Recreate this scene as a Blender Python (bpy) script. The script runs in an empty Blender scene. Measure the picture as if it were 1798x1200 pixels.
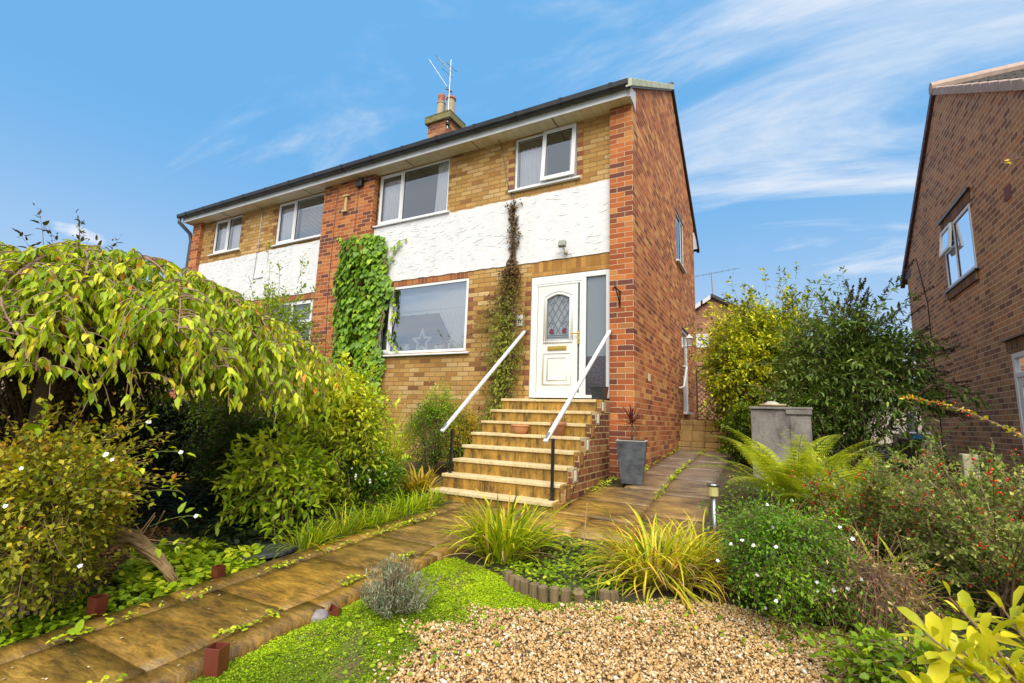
import bpy, math, random
import numpy as np
from mathutils import Vector, Matrix
R = math.radians
scene = bpy.context.scene
COL = scene.collection
random.seed(7)

# ------------------------------------------------------------------ camera
cam_d = bpy.data.cameras.new('camera'); cam = bpy.data.objects.new('camera', cam_d); COL.objects.link(cam)
def cam_axes(yaw, pitch, roll):
    f = Vector((-math.sin(yaw)*math.cos(pitch), math.cos(yaw)*math.cos(pitch), math.sin(pitch)))
    r = Vector((math.cos(yaw), math.sin(yaw), 0)); u = r.cross(f)
    return r*math.cos(roll)+u*math.sin(roll), -r*math.sin(roll)+u*math.cos(roll), f
cr, cu, cf = cam_axes(R(28.4879), R(9.0695), R(1.9308))
cam.matrix_world = Matrix(((cr.x, cu.x, -cf.x, 1.8215), (cr.y, cu.y, -cf.y, -7.2955), (cr.z, cu.z, -cf.z, -0.3969), (0, 0, 0, 1)))
cam_d.sensor_width = 36; cam_d.lens = 852.377/1798*36; cam_d.clip_start = .05; cam_d.clip_end = 2000
scene.camera = cam
# ------------------------------------------------------------------ light, sky, exposure
CLX, CLY = 3.1, .4
SUN_EL, SUN_AZ = 50, 155     # azimuth measured clockwise from +Y
scene.view_settings.view_transform = 'Standard'; scene.view_settings.look = 'None'
scene.view_settings.exposure = 1.95; scene.view_settings.gamma = 1; scene.view_settings.use_curve_mapping = False
sun_d = bpy.data.lights.new('sun', 'SUN'); sun = bpy.data.objects.new('sun', sun_d); COL.objects.link(sun)
sun_d.energy = 1.4; sun_d.angle = R(58); sun_d.color = (1, .94, .84)
sd = Vector((math.sin(R(SUN_AZ))*math.cos(R(SUN_EL)), math.cos(R(SUN_AZ))*math.cos(R(SUN_EL)), math.sin(R(SUN_EL))))
sun.rotation_euler = sd.to_track_quat('Z', 'Y').to_euler()
world = bpy.data.worlds.new('World'); scene.world = world; world.use_nodes = True
wn, wl = world.node_tree.nodes, world.node_tree.links
for n in list(wn): wn.remove(n)
def wnew(t, **k):
    n = wn.new(t)
    for a, b in k.items(): setattr(n, a, b)
    return n
sky = wnew('ShaderNodeTexSky', sky_type='NISHITA', sun_disc=False, sun_elevation=R(SUN_EL), sun_rotation=R(SUN_AZ), altitude=50, air_density=1.0, dust_density=.6, ozone_density=1.3)
tc = wnew('ShaderNodeTexCoord')
hsv = wnew('ShaderNodeHueSaturation'); hsv.inputs['Hue'].default_value = .490; hsv.inputs['Saturation'].default_value = 1.15; hsv.inputs['Value'].default_value = 1.0
wl.new(sky.outputs[0], hsv.inputs['Color'])
sep = wnew('ShaderNodeSeparateXYZ'); wl.new(tc.outputs['Generated'], sep.inputs[0])
def wmath(op, a, b=None, clamp=False):
    n = wnew('ShaderNodeMath', operation=op, use_clamp=clamp)
    for i, v in enumerate((a, b)):
        if v is None: continue
        if isinstance(v, (int, float)): n.inputs[i].default_value = v
        else: wl.new(v, n.inputs[i])
    return n.outputs[0]
zz = wmath('MAXIMUM', sep.outputs[2], 0.0)
den = wmath('ADD', zz, .22)
px = wmath('DIVIDE', sep.outputs[0], den); py = wmath('DIVIDE', sep.outputs[1], den)
comb = wnew('ShaderNodeCombineXYZ'); wl.new(px, comb.inputs[0]); wl.new(py, comb.inputs[1])
mp = wnew('ShaderNodeMapping'); mp.inputs['Rotation'].default_value = (0, 0, R(-38)); mp.inputs['Scale'].default_value = (.62, 1.7, 1); mp.inputs['Location'].default_value = (CLX, CLY, 0)
wl.new(comb.outputs[0], mp.inputs[0])
nz = wnew('ShaderNodeTexNoise'); nz.inputs['Scale'].default_value = 1.1; nz.inputs['Detail'].default_value = 12; nz.inputs['Roughness'].default_value = .62; nz.inputs['Distortion'].default_value = 1.1
wl.new(mp.outputs[0], nz.inputs[0])
# cirrus thickens towards +X; unseen cloud added behind the viewer whitens the panes
side = wmath('MULTIPLY', wmath('MAXIMUM', sep.outputs[0], -.5), .27); back = wmath('MULTIPLY', wmath('MAXIMUM', wmath('MULTIPLY', sep.outputs[1], -1.0), 0.0), .40)
cl = wmath('ADD', wmath('ADD', nz.outputs[0], side), back)
cr1 = wnew('ShaderNodeMapRange', interpolation_type='SMOOTHSTEP'); cr1.inputs[1].default_value = .38; cr1.inputs[2].default_value = .74; cr1.inputs[3].default_value = 0; cr1.inputs[4].default_value = .95
wl.new(cl, cr1.inputs[0])
# low cumulus bank on the horizon
nz2 = wnew('ShaderNodeTexNoise'); nz2.inputs['Scale'].default_value = 5.5; nz2.inputs['Detail'].default_value = 7; nz2.inputs['Roughness'].default_value = .5
mp2 = wnew('ShaderNodeMapping'); mp2.inputs['Scale'].default_value = (1, 1, 2.6); wl.new(tc.outputs['Generated'], mp2.inputs[0]); wl.new(mp2.outputs[0], nz2.inputs[0])
lowm = wnew('ShaderNodeMapRange', interpolation_type='SMOOTHSTEP'); lowm.inputs[1].default_value = .36; lowm.inputs[2].default_value = .12; lowm.inputs[3].default_value = -.12; lowm.inputs[4].default_value = .1
wl.new(sep.outputs[2], lowm.inputs[0])
c2 = wnew('ShaderNodeMapRange', interpolation_type='SMOOTHSTEP'); c2.inputs[1].default_value = .62; c2.inputs[2].default_value = .74; c2.inputs[3].default_value = 0; c2.inputs[4].default_value = .9
wl.new(wmath('ADD', nz2.outputs[0], lowm.outputs[0]), c2.inputs[0])
hz = wnew('ShaderNodeMapRange', interpolation_type='SMOOTHSTEP'); hz.inputs[1].default_value = .50; hz.inputs[2].default_value = -.05; hz.inputs[3].default_value = 0; hz.inputs[4].default_value = .62
wl.new(sep.outputs[2], hz.inputs[0])
cloudm = wmath('MAXIMUM', wmath('MAXIMUM', cr1.outputs[0], c2.outputs[0]), hz.outputs[0])
lim = wnew('ShaderNodeMixRGB', blend_type='DARKEN'); lim.inputs[0].default_value = 1; wl.new(hsv.outputs[0], lim.inputs[1]); lim.inputs[2].default_value = (.44, 1.22, 2.25, 1)
mixc = wnew('ShaderNodeMixRGB'); wl.new(cloudm, mixc.inputs[0]); wl.new(lim.outputs[0], mixc.inputs[1]); mixc.inputs[2].default_value = (2.35, 2.45, 2.6, 1)
bg = wnew('ShaderNodeBackground'); bg.inputs[1].default_value = .098; wl.new(mixc.outputs[0], bg.inputs[0])
wo = wnew('ShaderNodeOutputWorld'); wl.new(bg.outputs[0], wo.inputs[0])

# ------------------------------------------------------------------ mesh helpers
def np_mesh(name, V, F, mat=None, parent=None, tint=None, smooth=False):
    """V (n,3); F list of int arrays (m,k): one mesh object"""
    me = bpy.data.meshes.new(name)
    V = np.ascontiguousarray(V, np.float32); F = [np.ascontiguousarray(f, np.int32) for f in F if len(f)]
    me.vertices.add(len(V)); me.vertices.foreach_set('co', V.ravel())
    tot = np.concatenate([np.full(len(f), f.shape[1], np.int32) for f in F]); loops = np.concatenate([f.ravel() for f in F])
    me.loops.add(len(loops)); me.loops.foreach_set('vertex_index', loops)
    me.polygons.add(len(tot)); me.polygons.foreach_set('loop_start', np.concatenate([[0], np.cumsum(tot)[:-1]]).astype(np.int32))
    me.polygons.foreach_set('loop_total', tot)
    if smooth: me.polygons.foreach_set('use_smooth', np.ones(len(tot), bool))
    if tint is not None:
        a = me.attributes.new('tint', 'FLOAT', 'POINT'); a.data.foreach_set('value', np.ascontiguousarray(tint, np.float32))
    me.update(calc_edges=True); me.validate()
    o = bpy.data.objects.new(name, me); COL.objects.link(o)
    if mat: me.materials.append(mat)
    if parent is not None: attach(o, parent)
    return o
def attach(o, parent):
    o.parent = parent; o.matrix_parent_inverse = Matrix.Translation(-base_of(parent))
def base_of(p):
    v = Vector(p.location)
    return v + base_of(p.parent) + p.matrix_parent_inverse.translation if p.parent else v
def tag(o, label=None, cat=None, group=None, kind=None):
    for k, v in (('label', label), ('category', cat), ('group', group), ('kind', kind)):
        if v: o[k] = v
    return o
def thing(name, label, cat, loc, group=None):
    o = bpy.data.objects.new(name, None); COL.objects.link(o); o.location = loc; o.empty_display_size = .1
    return tag(o, label, cat, group)

class MB:
    def __init__(s, T=None): s.v = []; s.f = []; s.T = T
    def add(s, vs, fs):
        n = len(s.v); s.v += [tuple(p) for p in vs]; s.f += [tuple(i+n for i in f) for f in fs]; return s
    def quad(s, *p): return s.add(p, [tuple(range(len(p)))])
    def box(s, x0, x1, y0, y1, z0, z1):
        return s.add([(x0,y0,z0),(x1,y0,z0),(x1,y1,z0),(x0,y1,z0),(x0,y0,z1),(x1,y0,z1),(x1,y1,z1),(x0,y1,z1)],
                     [(0,3,2,1),(4,5,6,7),(0,1,5,4),(1,2,6,5),(2,3,7,6),(3,0,4,7)])
    def obox(s, c, ax, h):
        c = Vector(c); a = [Vector(x).normalized()*k for x, k in zip(ax, h)]
        vs = [c + sx*a[0] + sy*a[1] + sz*a[2] for sz in (-1,1) for sx, sy in ((-1,-1),(1,-1),(1,1),(-1,1))]
        return s.add(vs, [(0,3,2,1),(4,5,6,7),(0,1,5,4),(1,2,6,5),(2,3,7,6),(3,0,4,7)])
    def prism(s, pts, a, b):
        """pts 3D polygon, extruded by vector b-a is given as offset vectors"""
        n = len(pts); A = [Vector(p)+Vector(a) for p in pts]; B = [Vector(p)+Vector(b) for p in pts]
        return s.add(A+B, [tuple(range(n-1,-1,-1)), tuple(range(n,2*n))] + [(i,(i+1)%n,n+(i+1)%n,n+i) for i in range(n)])
    def tube(s, pts, rad, n=6, cap=True, flat=1.0):
        pts = [Vector(p) for p in pts]; m = len(pts); rad = [rad]*m if isinstance(rad, (int, float)) else rad
        vs = []; ref = Vector((0,0,1)); prev = None
        for i, p in enumerate(pts):
            t = (pts[min(i+1,m-1)]-pts[max(i-1,0)]).normalized()
            if prev is None:
                u = t.cross(ref if abs(t.z) < .9 else Vector((1,0,0))).normalized()
            else: u = (prev - t*prev.dot(t)).normalized()
            prev = u; w = t.cross(u)
            vs += [p + (u*math.cos(2*math.pi*k/n) + w*math.sin(2*math.pi*k/n)*flat)*rad[i] for k in range(n)]
        fs = [(i*n+k, i*n+(k+1)%n, (i+1)*n+(k+1)%n, (i+1)*n+k) for i in range(m-1) for k in range(n)]
        if cap: fs += [tuple(range(n-1,-1,-1)), tuple(range((m-1)*n, m*n))]
        return s.add(vs, fs)
    def lathe(s, c, prof, n=20, ang=0, sq=None):
        vs = []; m = len(prof)
        for r, z in prof:
            for k in range(n):
                a = 2*math.pi*k/n + ang
                vs.append((c[0]+r*math.cos(a), c[1]+r*math.sin(a), c[2]+z))
        fs = [(i*n+k, i*n+(k+1)%n, (i+1)*n+(k+1)%n, (i+1)*n+k) for i in range(m-1) for k in range(n)]
        fs += [tuple(range(n-1,-1,-1)), tuple(range((m-1)*n, m*n))]
        return s.add(vs, fs)
    def frame(s, u0, u1, w0, w1, t, d0, d1, tb=None):
        tb = tb or t
        s.box(u0, u0+t, d0, d1, w0, w1); s.box(u1-t, u1, d0, d1, w0, w1)
        s.box(u0+t, u1-t, d0, d1, w0, w0+tb); s.box(u0+t, u1-t, d0, d1, w1-t, w1); return s
    def build(s, name, mat, parent=None, bevel=0, smooth=False):
        v = [s.T(*p) for p in s.v] if s.T else s.v
        me = bpy.data.meshes.new(name); me.from_pydata(v, [], s.f); me.update()
        o = bpy.data.objects.new(name, me); COL.objects.link(o)
        if mat: me.materials.append(mat)
        if smooth: me.polygons.foreach_set('use_smooth', [True]*len(me.polygons))
        if bevel:
            b = o.modifiers.new('edge', 'BEVEL'); b.width = bevel; b.segments = 2; b.limit_method = 'ANGLE'; b.angle_limit = R(35)
        if parent is not None: attach(o, parent)
        return o

# ------------------------------------------------------------------ materials
MATS = {}
class NT:
    def __init__(s, name):
        s.m = bpy.data.materials.new(name); s.m.use_nodes = True; s.n = s.m.node_tree.nodes; s.l = s.m.node_tree.links
        s.bs = s.n['Principled BSDF']; s.out = s.n['Material Output']
    def new(s, t, ins=None, **k):
        n = s.n.new(t)
        for a, b in k.items(): setattr(n, a, b)
        for a, b in (ins or {}).items(): s.set(n, a, b)
        return n
    def set(s, n, a, b):
        if isinstance(b, bpy.types.NodeSocket): s.l.new(b, n.inputs[a])
        else: n.inputs[a].default_value = b
    def math(s, op, a, b=0.0, clamp=False):
        return s.new('ShaderNodeMath', {0: a, 1: b}, operation=op, use_clamp=clamp).outputs[0]
    def ramp(s, fac, stops, interp='LINEAR'):
        n = s.new('ShaderNodeValToRGB'); r = n.color_ramp; r.interpolation = interp
        while len(r.elements) < len(stops): r.elements.new(.5)
        for e, (p, c) in zip(r.elements, stops): e.position = p; e.color = (*c, 1)
        s.l.new(fac, n.inputs[0]); return n.outputs[0]
    def mix(s, fac, a, b, mode='MIX'):
        n = s.new('ShaderNodeMixRGB', blend_type=mode)
        for i, v in enumerate((fac, a, b)):
            if isinstance(v, bpy.types.NodeSocket): s.l.new(v, n.inputs[i])
            else: n.inputs[i].default_value = v if i == 0 else (*v, 1)
        return n.outputs[0]
    def noise(s, scale, detail=4, rough=.55, vec=None, dist=0, out=0):
        n = s.new('ShaderNodeTexNoise', {'Scale': scale, 'Detail': detail, 'Roughness': rough, 'Distortion': dist})
        s.l.new(vec if vec is not None else s.pos(), n.inputs[0]); return n.outputs[out]
    def pos(s):
        if not hasattr(s, '_p'): s._p = s.new('ShaderNodeNewGeometry')
        return s._p.outputs['Position']
    def mapv(s, vec, scale=(1,1,1), rot=(0,0,0), loc=(0,0,0)):
        n = s.new('ShaderNodeMapping', {'Scale': scale, 'Rotation': rot, 'Location': loc}); s.l.new(vec, n.inputs[0]); return n.outputs[0]
    def bump(s, h, strength=.5, dist=.01, normal=None):
        n = s.new('ShaderNodeBump', {'Strength': strength, 'Distance': dist, 'Height': h})
        if normal is not None: s.l.new(normal, n.inputs['Normal'])
        s.l.new(n.outputs[0], s.bs.inputs['Normal']); return n.outputs[0]
    def base(s, c): s.set(s.bs, 'Base Color', c if isinstance(c, bpy.types.NodeSocket) else (*c, 1))
    def rough(s, r): s.set(s.bs, 'Roughness', r)
def vmat(name, c1, c2=None, scale=6, rough=.5, bump=0, bscale=None, metal=0, detail=5, stretch=(1,1,1), spec=.5):
    """plain material mottled between two close colours"""
    t = NT(name); v = t.mapv(t.pos(), stretch)
    if c2: t.base(t.ramp(t.noise(scale, detail, .6, v), [(.3, c1), (.7, c2)]))
    else: t.base(c1)
    t.rough(rough); t.bs.inputs['Metallic'].default_value = metal; t.bs.inputs['Specular IOR Level'].default_value = spec
    if bump: t.bump(t.noise(bscale or scale*4, 4, .6, v), bump, .006)
    return t.m
def brick_mat(name, stops, mortar, bw=.25, bh=.0855, ms=.0055, soldier=False, stain=None, bump=.6):
    t = NT(name); g = t.new('ShaderNodeNewGeometry'); t._p = g
    sp = t.new('ShaderNodeSeparateXYZ'); t.l.new(g.outputs['Position'], sp.inputs[0])
    sn = t.new('ShaderNodeSeparateXYZ'); t.l.new(g.outputs['True Normal'], sn.inputs[0])
    isx = t.math('GREATER_THAN', t.math('ABSOLUTE', sn.outputs[0]), .6)
    u = t.math('ADD', t.math('MULTIPLY', sp.outputs[1], isx), t.math('MULTIPLY', sp.outputs[0], t.math('SUBTRACT', 1, isx)))
    u = t.math('ADD', u, 40.376-.25*160); z = t.math('ADD', sp.outputs[2], 8.55)
    cv = t.new('ShaderNodeCombineXYZ'); t.l.new(u, cv.inputs[0]); t.l.new(z, cv.inputs[1])
    wob = t.noise(9, 2, .5, out=1); wv = t.new('ShaderNodeVectorMath', operation='MULTIPLY_ADD'); t.l.new(wob, wv.inputs[0]); wv.inputs[1].default_value = (.006,.006,0); t.l.new(cv.outputs[0], wv.inputs[2])
    b = t.new('ShaderNodeTexBrick', {'Scale': 1.0, 'Mortar Size': ms, 'Mortar Smooth': .25, 'Bias': 0.0, 'Brick Width': bh if soldier else bw, 'Row Height': .26 if soldier else bh, 'Color1': (0,0,0,1), 'Color2': (1,1,1,1), 'Mortar': (.5,.5,.5,1)}, offset=.0 if soldier else .5)
    t.l.new(wv.outputs[0], b.inputs[0])
    c = t.ramp(b.outputs[0], stops, 'LINEAR')
    n1 = t.noise(55, 5, .65); n2 = t.noise(1.3, 4, .6)
    c = t.mix(.75, c, t.ramp(n1, [(.25, (.62,.58,.55)), (.5, (1,1,1)), (.78, (1.25,1.2,1.1))]), 'MULTIPLY')
    c = t.mix(.8, c, t.ramp(n2, [(.3, (.75,.74,.72)), (.7, (1.12,1.1,1.08))]), 'MULTIPLY')
    mcol = t.mix(.6, mortar, t.ramp(t.noise(18, 3), [(.3, (.6,.58,.55)), (.7, (1.1,1.1,1.1))]), 'MULTIPLY')
    c = t.mix(b.outputs[1], c, mcol)
    if stain:
        zr = t.new('ShaderNodeMapRange', {0: sp.outputs[2], 1: stain[1], 2: stain[0], 3: 0.0, 4: 1.0}).outputs[0]
        c = t.mix(t.math('MULTIPLY', zr, t.ramp(t.noise(3.5, 4), [(.35, (0,0,0)), (.65, (1,1,1))])), c, stain[2])
    t.base(c); t.rough(.85); t.bs.inputs['Specular IOR Level'].default_value = .2
    h = t.math('ADD', t.math('MULTIPLY', b.outputs[1], -1.0), t.math('MULTIPLY', n1, .35))
    t.bump(h, bump, .006); return t.m
def leaf_mat(name, stops, rough=.45, trans=.35, k=(1,1,1)):
    stops = [(p, tuple(min(.85, a*b) for a, b in zip(c, k))) for p, c in stops]
    t = NT(name); a = t.new('ShaderNodeAttribute', attribute_name='tint'); c = t.ramp(a.outputs['Fac'], stops)
    c = t.mix(.5, c, t.ramp(t.noise(38, 3), [(.3, (.7,.72,.7)), (.7, (1.2,1.16,1.1))]), 'MULTIPLY')
    t.base(c); t.rough(rough); t.bs.inputs['Specular IOR Level'].default_value = .28
    tr = t.new('ShaderNodeBsdfTranslucent'); t.l.new(t.mix(1, c, (1.35, 1.3, .55), 'MULTIPLY'), tr.inputs[0])
    mx = t.new('ShaderNodeMixShader', {0: trans}); t.l.new(t.bs.outputs[0], mx.inputs[1]); t.l.new(tr.outputs[0], mx.inputs[2]); t.l.new(mx.outputs[0], t.out.inputs[0])
    return t.m
def glass_mat(name, tint=(.9,.93,.94), lo=.36, rough=.01):
    t = NT(name); t.n.remove(t.bs)
    tr = t.new('ShaderNodeBsdfTransparent', {0: (*tint, 1)}); gl = t.new('ShaderNodeBsdfGlossy', {0: (.92,.95,1,1), 'Roughness': rough})
    fr = t.new('ShaderNodeFresnel', {'IOR': 1.5})
    n = t.new('ShaderNodeBump', {'Strength': .04, 'Distance': .02, 'Height': t.noise(1.2, 2)}); t.l.new(n.outputs[0], gl.inputs['Normal'])
    f = t.new('ShaderNodeMapRange', {0: fr.outputs[0], 1: 0.0, 2: 1.0, 3: lo, 4: 1.0}).outputs[0]
    mx = t.new('ShaderNodeMixShader', {0: f}); t.l.new(tr.outputs[0], mx.inputs[1]); t.l.new(gl.outputs[0], mx.inputs[2]); t.l.new(mx.outputs[0], t.out.inputs[0]); return t.m

M_buff = brick_mat('buff_brick', [(0,(.18,.08,.035)),(.08,(.33,.17,.05)),(.3,(.42,.235,.07)),(.6,(.47,.285,.095)),(.9,(.54,.37,.17)),(1,(.38,.20,.06))], (.24,.155,.065), ms=.0075)
M_red = brick_mat('red_brick', [(0,(.13,.05,.045)),(.18,(.21,.065,.035)),(.42,(.36,.10,.035)),(.75,(.46,.145,.045)),(.92,(.50,.21,.065)),(1,(.27,.10,.05))], (.55,.40,.24))
M_gable = brick_mat('multi_red_brick', [(0,(.18,.055,.04)),(.2,(.32,.095,.04)),(.5,(.46,.135,.052)),(.75,(.52,.195,.072)),(.92,(.64,.33,.11)),(1,(.38,.13,.055))], (.64,.40,.20), stain=(-1.3,-.2,(.10,.055,.035)))
M_side = brick_mat('stair_side_brick', [(0,(.10,.04,.035)),(.4,(.20,.07,.04)),(.8,(.30,.12,.05)),(1,(.36,.22,.08))], (.42,.31,.14), bw=.23, bh=.088, ms=.009)
M_nb = brick_mat('brown_brick', [(0,(.24,.11,.065)),(.2,(.34,.16,.09)),(.5,(.47,.235,.115)),(.8,(.54,.285,.14)),(1,(.56,.22,.09))], (.80,.66,.46), bw=.235, bh=.0855)
M_soldier = brick_mat('buff_soldier_brick', [(0,(.30,.14,.035)),(.5,(.44,.22,.05)),(1,(.52,.28,.08))], (.30,.2,.09), soldier=True)
M_rsoldier = brick_mat('red_soldier_brick', [(0,(.22,.07,.035)),(.5,(.36,.12,.04)),(1,(.44,.19,.07))], (.40,.28,.16), soldier=True)
M_chim = brick_mat('chimney_brick', [(0,(.12,.05,.04)),(.4,(.26,.09,.045)),(.8,(.36,.15,.07)),(1,(.42,.27,.12))], (.32,.24,.15), ms=.007)
M_white = vmat('white_upvc', (.66,.665,.67), (.74,.745,.75), 5, .35, detail=8)
M_whitewood = vmat('white_painted_metal', (.52,.52,.51), (.70,.71,.71), 14, .45, .15, detail=8)
M_fascia = vmat('white_fascia', (.58,.60,.62), (.70,.72,.74), 4, .4, stretch=(1,1,.3))
M_black = vmat('black_gutter', (.012,.012,.013), (.03,.03,.032), 5, .35)
M_blackpaint = vmat('black_paint', (.010,.010,.011), (.022,.02,.02), 12, .3, .1)
M_glass = glass_mat('window_glass', (.97,.98,.99), .22); M_glass_low = glass_mat('ground_floor_glass', lo=.36)
M_cream = vmat('cream_door', (.66,.655,.63), (.72,.715,.69), 3, .35)
M_gold = vmat('brass', (.60,.40,.08), (.72,.50,.12), 10, .25, metal=.9)
M_dark = vmat('dark_interior', (.05,.055,.06), (.08,.08,.085), 1, .9)
M_lead = vmat('lead_strip', (.10,.11,.12), (.16,.17,.18), 30, .5)
M_obsc = None
def render_mat():
    t = NT('white_render'); p = t.pos(); n = t.noise(2.2, 5, .6); c = t.ramp(n, [(.25, (.60,.60,.60)), (.5, (.67,.67,.67)), (.75, (.71,.71,.715))])
    drip = t.noise(1.0, 6, .65, t.mapv(p, (9,1,.55))); big = t.noise(.9, 3, .5)
    c = t.mix(t.math('MULTIPLY', t.ramp(drip, [(.55, (0,0,0)), (.76, (.25,.25,.25))]), t.ramp(big, [(.4, (.1,.1,.1)), (.7, (1,1,1))])), c, (.36,.35,.31))
    t.base(c); t.rough(.75); t.bump(t.noise(11, 6, .6), .5, .022); return t.m
M_render = render_mat()
def soffit_mat():
    t = NT('cream_soffit'); sp = t.new('ShaderNodeSeparateXYZ'); t.l.new(t.pos(), sp.inputs[0])
    fx = t.math('FRACT', t.math('MULTIPLY', sp.outputs[0], 6.0)); ln = t.math('LESS_THAN', fx, .05)
    c = t.ramp(t.noise(2.5, 5), [(.3, (.60,.50,.34)), (.7, (.74,.68,.54))]); c = t.mix(t.math('MULTIPLY', ln, .6), c, (.30,.24,.16)); t.base(c); t.rough(.5)
    t.bump(ln, -.4, .004); return t.m
M_soffit = soffit_mat()
M_tile = vmat('dark_roof_tile', (.035,.033,.034), (.075,.07,.066), 7, .8, .4)
M_verge = vmat('mossy_verge_mortar', (.33,.36,.20), (.50,.52,.46), 9, .85, .4)
M_capstone = vmat('lichen_concrete', (.11,.11,.035), (.25,.21,.09), 11, .9, .6)
M_pot_cream = vmat('cream_clay', (.34,.27,.17), (.46,.38,.26), 9, .8, .3)
M_pot_red = vmat('red_clay', (.38,.12,.06), (.46,.18,.09), 12, .8, .3)
M_terra = vmat('terracotta', (.42,.16,.06), (.55,.25,.11), 9, .75, .3)
M_metal = vmat('grey_metal', (.25,.26,.27), (.38,.39,.40), 20, .4, metal=.8)
M_steel = vmat('stainless_steel', (.20,.20,.19), (.34,.34,.33), 8, .38, metal=1.0, stretch=(6,6,.4))
M_lead_planter = vmat('dark_zinc', (.022,.027,.033), (.11,.122,.135), 6, .5, .3, detail=8, stretch=(1,1,1.6))
M_plrim = vmat('planter_rim', (.34,.32,.28), (.46,.44,.40), 12, .7)
M_soil = vmat('potting_soil', (.03,.02,.012), (.06,.04,.025), 40, .95, .8)
M_bark = vmat('bark', (.07,.045,.028), (.16,.11,.07), 14, .9, .6, stretch=(1,1,.4))
M_twig = vmat('reddish_twig', (.16,.085,.05), (.30,.20,.13), 22, .8)
M_greenstem = vmat('green_stem', (.07,.11,.02), (.14,.16,.04), 20, .6)
M_browntube = vmat('brown_plastic', (.10,.022,.012), (.15,.035,.02), 8, .3)
M_petal = vmat('white_petal', (.80,.80,.78), (.86,.85,.84), 20, .6)
M_berry = vmat('red_berry', (.55,.02,.008), (.66,.07,.012), 30, .25)
# ================================================================== ground
def G(y): return np.interp(y, [-60, -2.2, -1.77, -.28, .36, 3.45, 8, 40, 200], [-4.29, -1.40, -1.368, -1.162, -1.092, -.889, -.75, -.6, -.6])
rng = np.random.default_rng(11)
def lumps(x, y, s=1.0):
    return .03*np.sin(x*2.1*s+.4)*np.cos(y*1.7*s) + .018*np.sin(x*5.3*s+y*3.1*s)
def ground_z(x, y):
    x = np.asarray(x, float); y = np.asarray(y, float)
    return G(y) - .058 + lumps(x, y)*np.clip((np.maximum(np.abs(x-.2)-1.4, 0)), 0, 1)
def make_ground():
    xs = np.unique(np.round(np.concatenate([np.linspace(-160, -10, 24), np.linspace(-10, 6, 110), np.linspace(6, 160, 24)]), 3))
    ys = np.unique(np.round(np.concatenate([np.linspace(-60, -9, 20), np.linspace(-9, 6, 110), np.linspace(6, 220, 30)]), 3))
    X, Y = np.meshgrid(xs, ys); Z = ground_z(X, Y); V = np.stack([X.ravel(), Y.ravel(), Z.ravel()], 1)
    nx, ny = len(xs), len(ys); i = (np.arange(ny-1)[:,None]*nx + np.arange(nx-1)[None]).ravel()
    t = NT('garden_soil'); n1 = t.noise(26, 6, .65); n2 = t.noise(2.2, 4); n3 = t.noise(95, 4, .6)
    c = t.ramp(n1, [(.25, (.022,.014,.008)), (.5, (.06,.036,.018)), (.68, (.12,.07,.035)), (.8, (.22,.13,.06))])
    c = t.mix(t.ramp(n2, [(.42, (0,0,0)), (.62, (.75,.75,.75))]), c, t.ramp(n3, [(.3, (.025,.04,.008)), (.7, (.07,.11,.018))]))
    t.base(c); t.rough(.9); t.bump(t.math('ADD', n1, t.math('MULTIPLY', n3, .5)), .9, .03)
    o = np_mesh('ground', V, [np.stack([i, i+1, i+nx+1, i+nx], 1)], t.m, smooth=True); tag(o, kind='structure')
make_ground()

# stone slabs of the paths
def slab_mat():
    t = NT('wet_riven_stone'); p = t.pos()
    n1 = t.noise(2.4, 6, .62, t.mapv(p, (1.0,2.6,1), (0,0,R(8)))); n2 = t.noise(11, 7, .68, t.mapv(p, (.55,2.4,1), (0,0,R(-6))), dist=1.2); n3 = t.noise(70, 4, .6)
    c = t.ramp(n1, [(.22, (.045,.032,.020)), (.38, (.11,.068,.022)), (.52, (.22,.13,.026)), (.68, (.36,.225,.05)), (.82, (.17,.12,.075))])
    c = t.mix(.85, c, t.ramp(n2, [(.30, (.30,.29,.30)), (.48, (.95,.95,.95)), (.66, (1.7,1.6,1.3))]), 'MULTIPLY')
    c = t.mix(.5, c, t.ramp(n3, [(.3, (.6,.6,.6)), (.7, (1.3,1.3,1.3))]), 'MULTIPLY')
    a = t.new('ShaderNodeAttribute', attribute_name='tint'); 
    c = t.mix(.9, c, t.ramp(a.outputs['Fac'], [(0, (.72,.68,.66)), (.5, (1,1,1)), (1, (1.25,1.15,.9))]), 'MULTIPLY')
    # far part of the side path is greyer stone
    sp = t.new('ShaderNodeSeparateXYZ'); t.l.new(p, sp.inputs[0])
    gy = t.new('ShaderNodeMapRange', {0: t.math('ADD', sp.outputs[1], t.math('MULTIPLY', sp.outputs[0], 1.0)), 1: -1.6, 2: 1.0, 3: 0.0, 4: .8}).outputs[0]
    c = t.mix(gy, c, t.ramp(n1, [(.25, (.085,.07,.065)), (.55, (.19,.15,.125)), (.8, (.27,.20,.14))]))
    t.base(c); t.rough(t.math('ADD', t.math('MULTIPLY', n1, .6), .02)); t.bs.inputs['Specular IOR Level'].default_value = .5; t.bump(t.math('ADD', t.math('MULTIPLY', n2, 1.0), t.math('MULTIPLY', n3, .25)), .55, .012); return t.m
M_slab = slab_mat()
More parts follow.
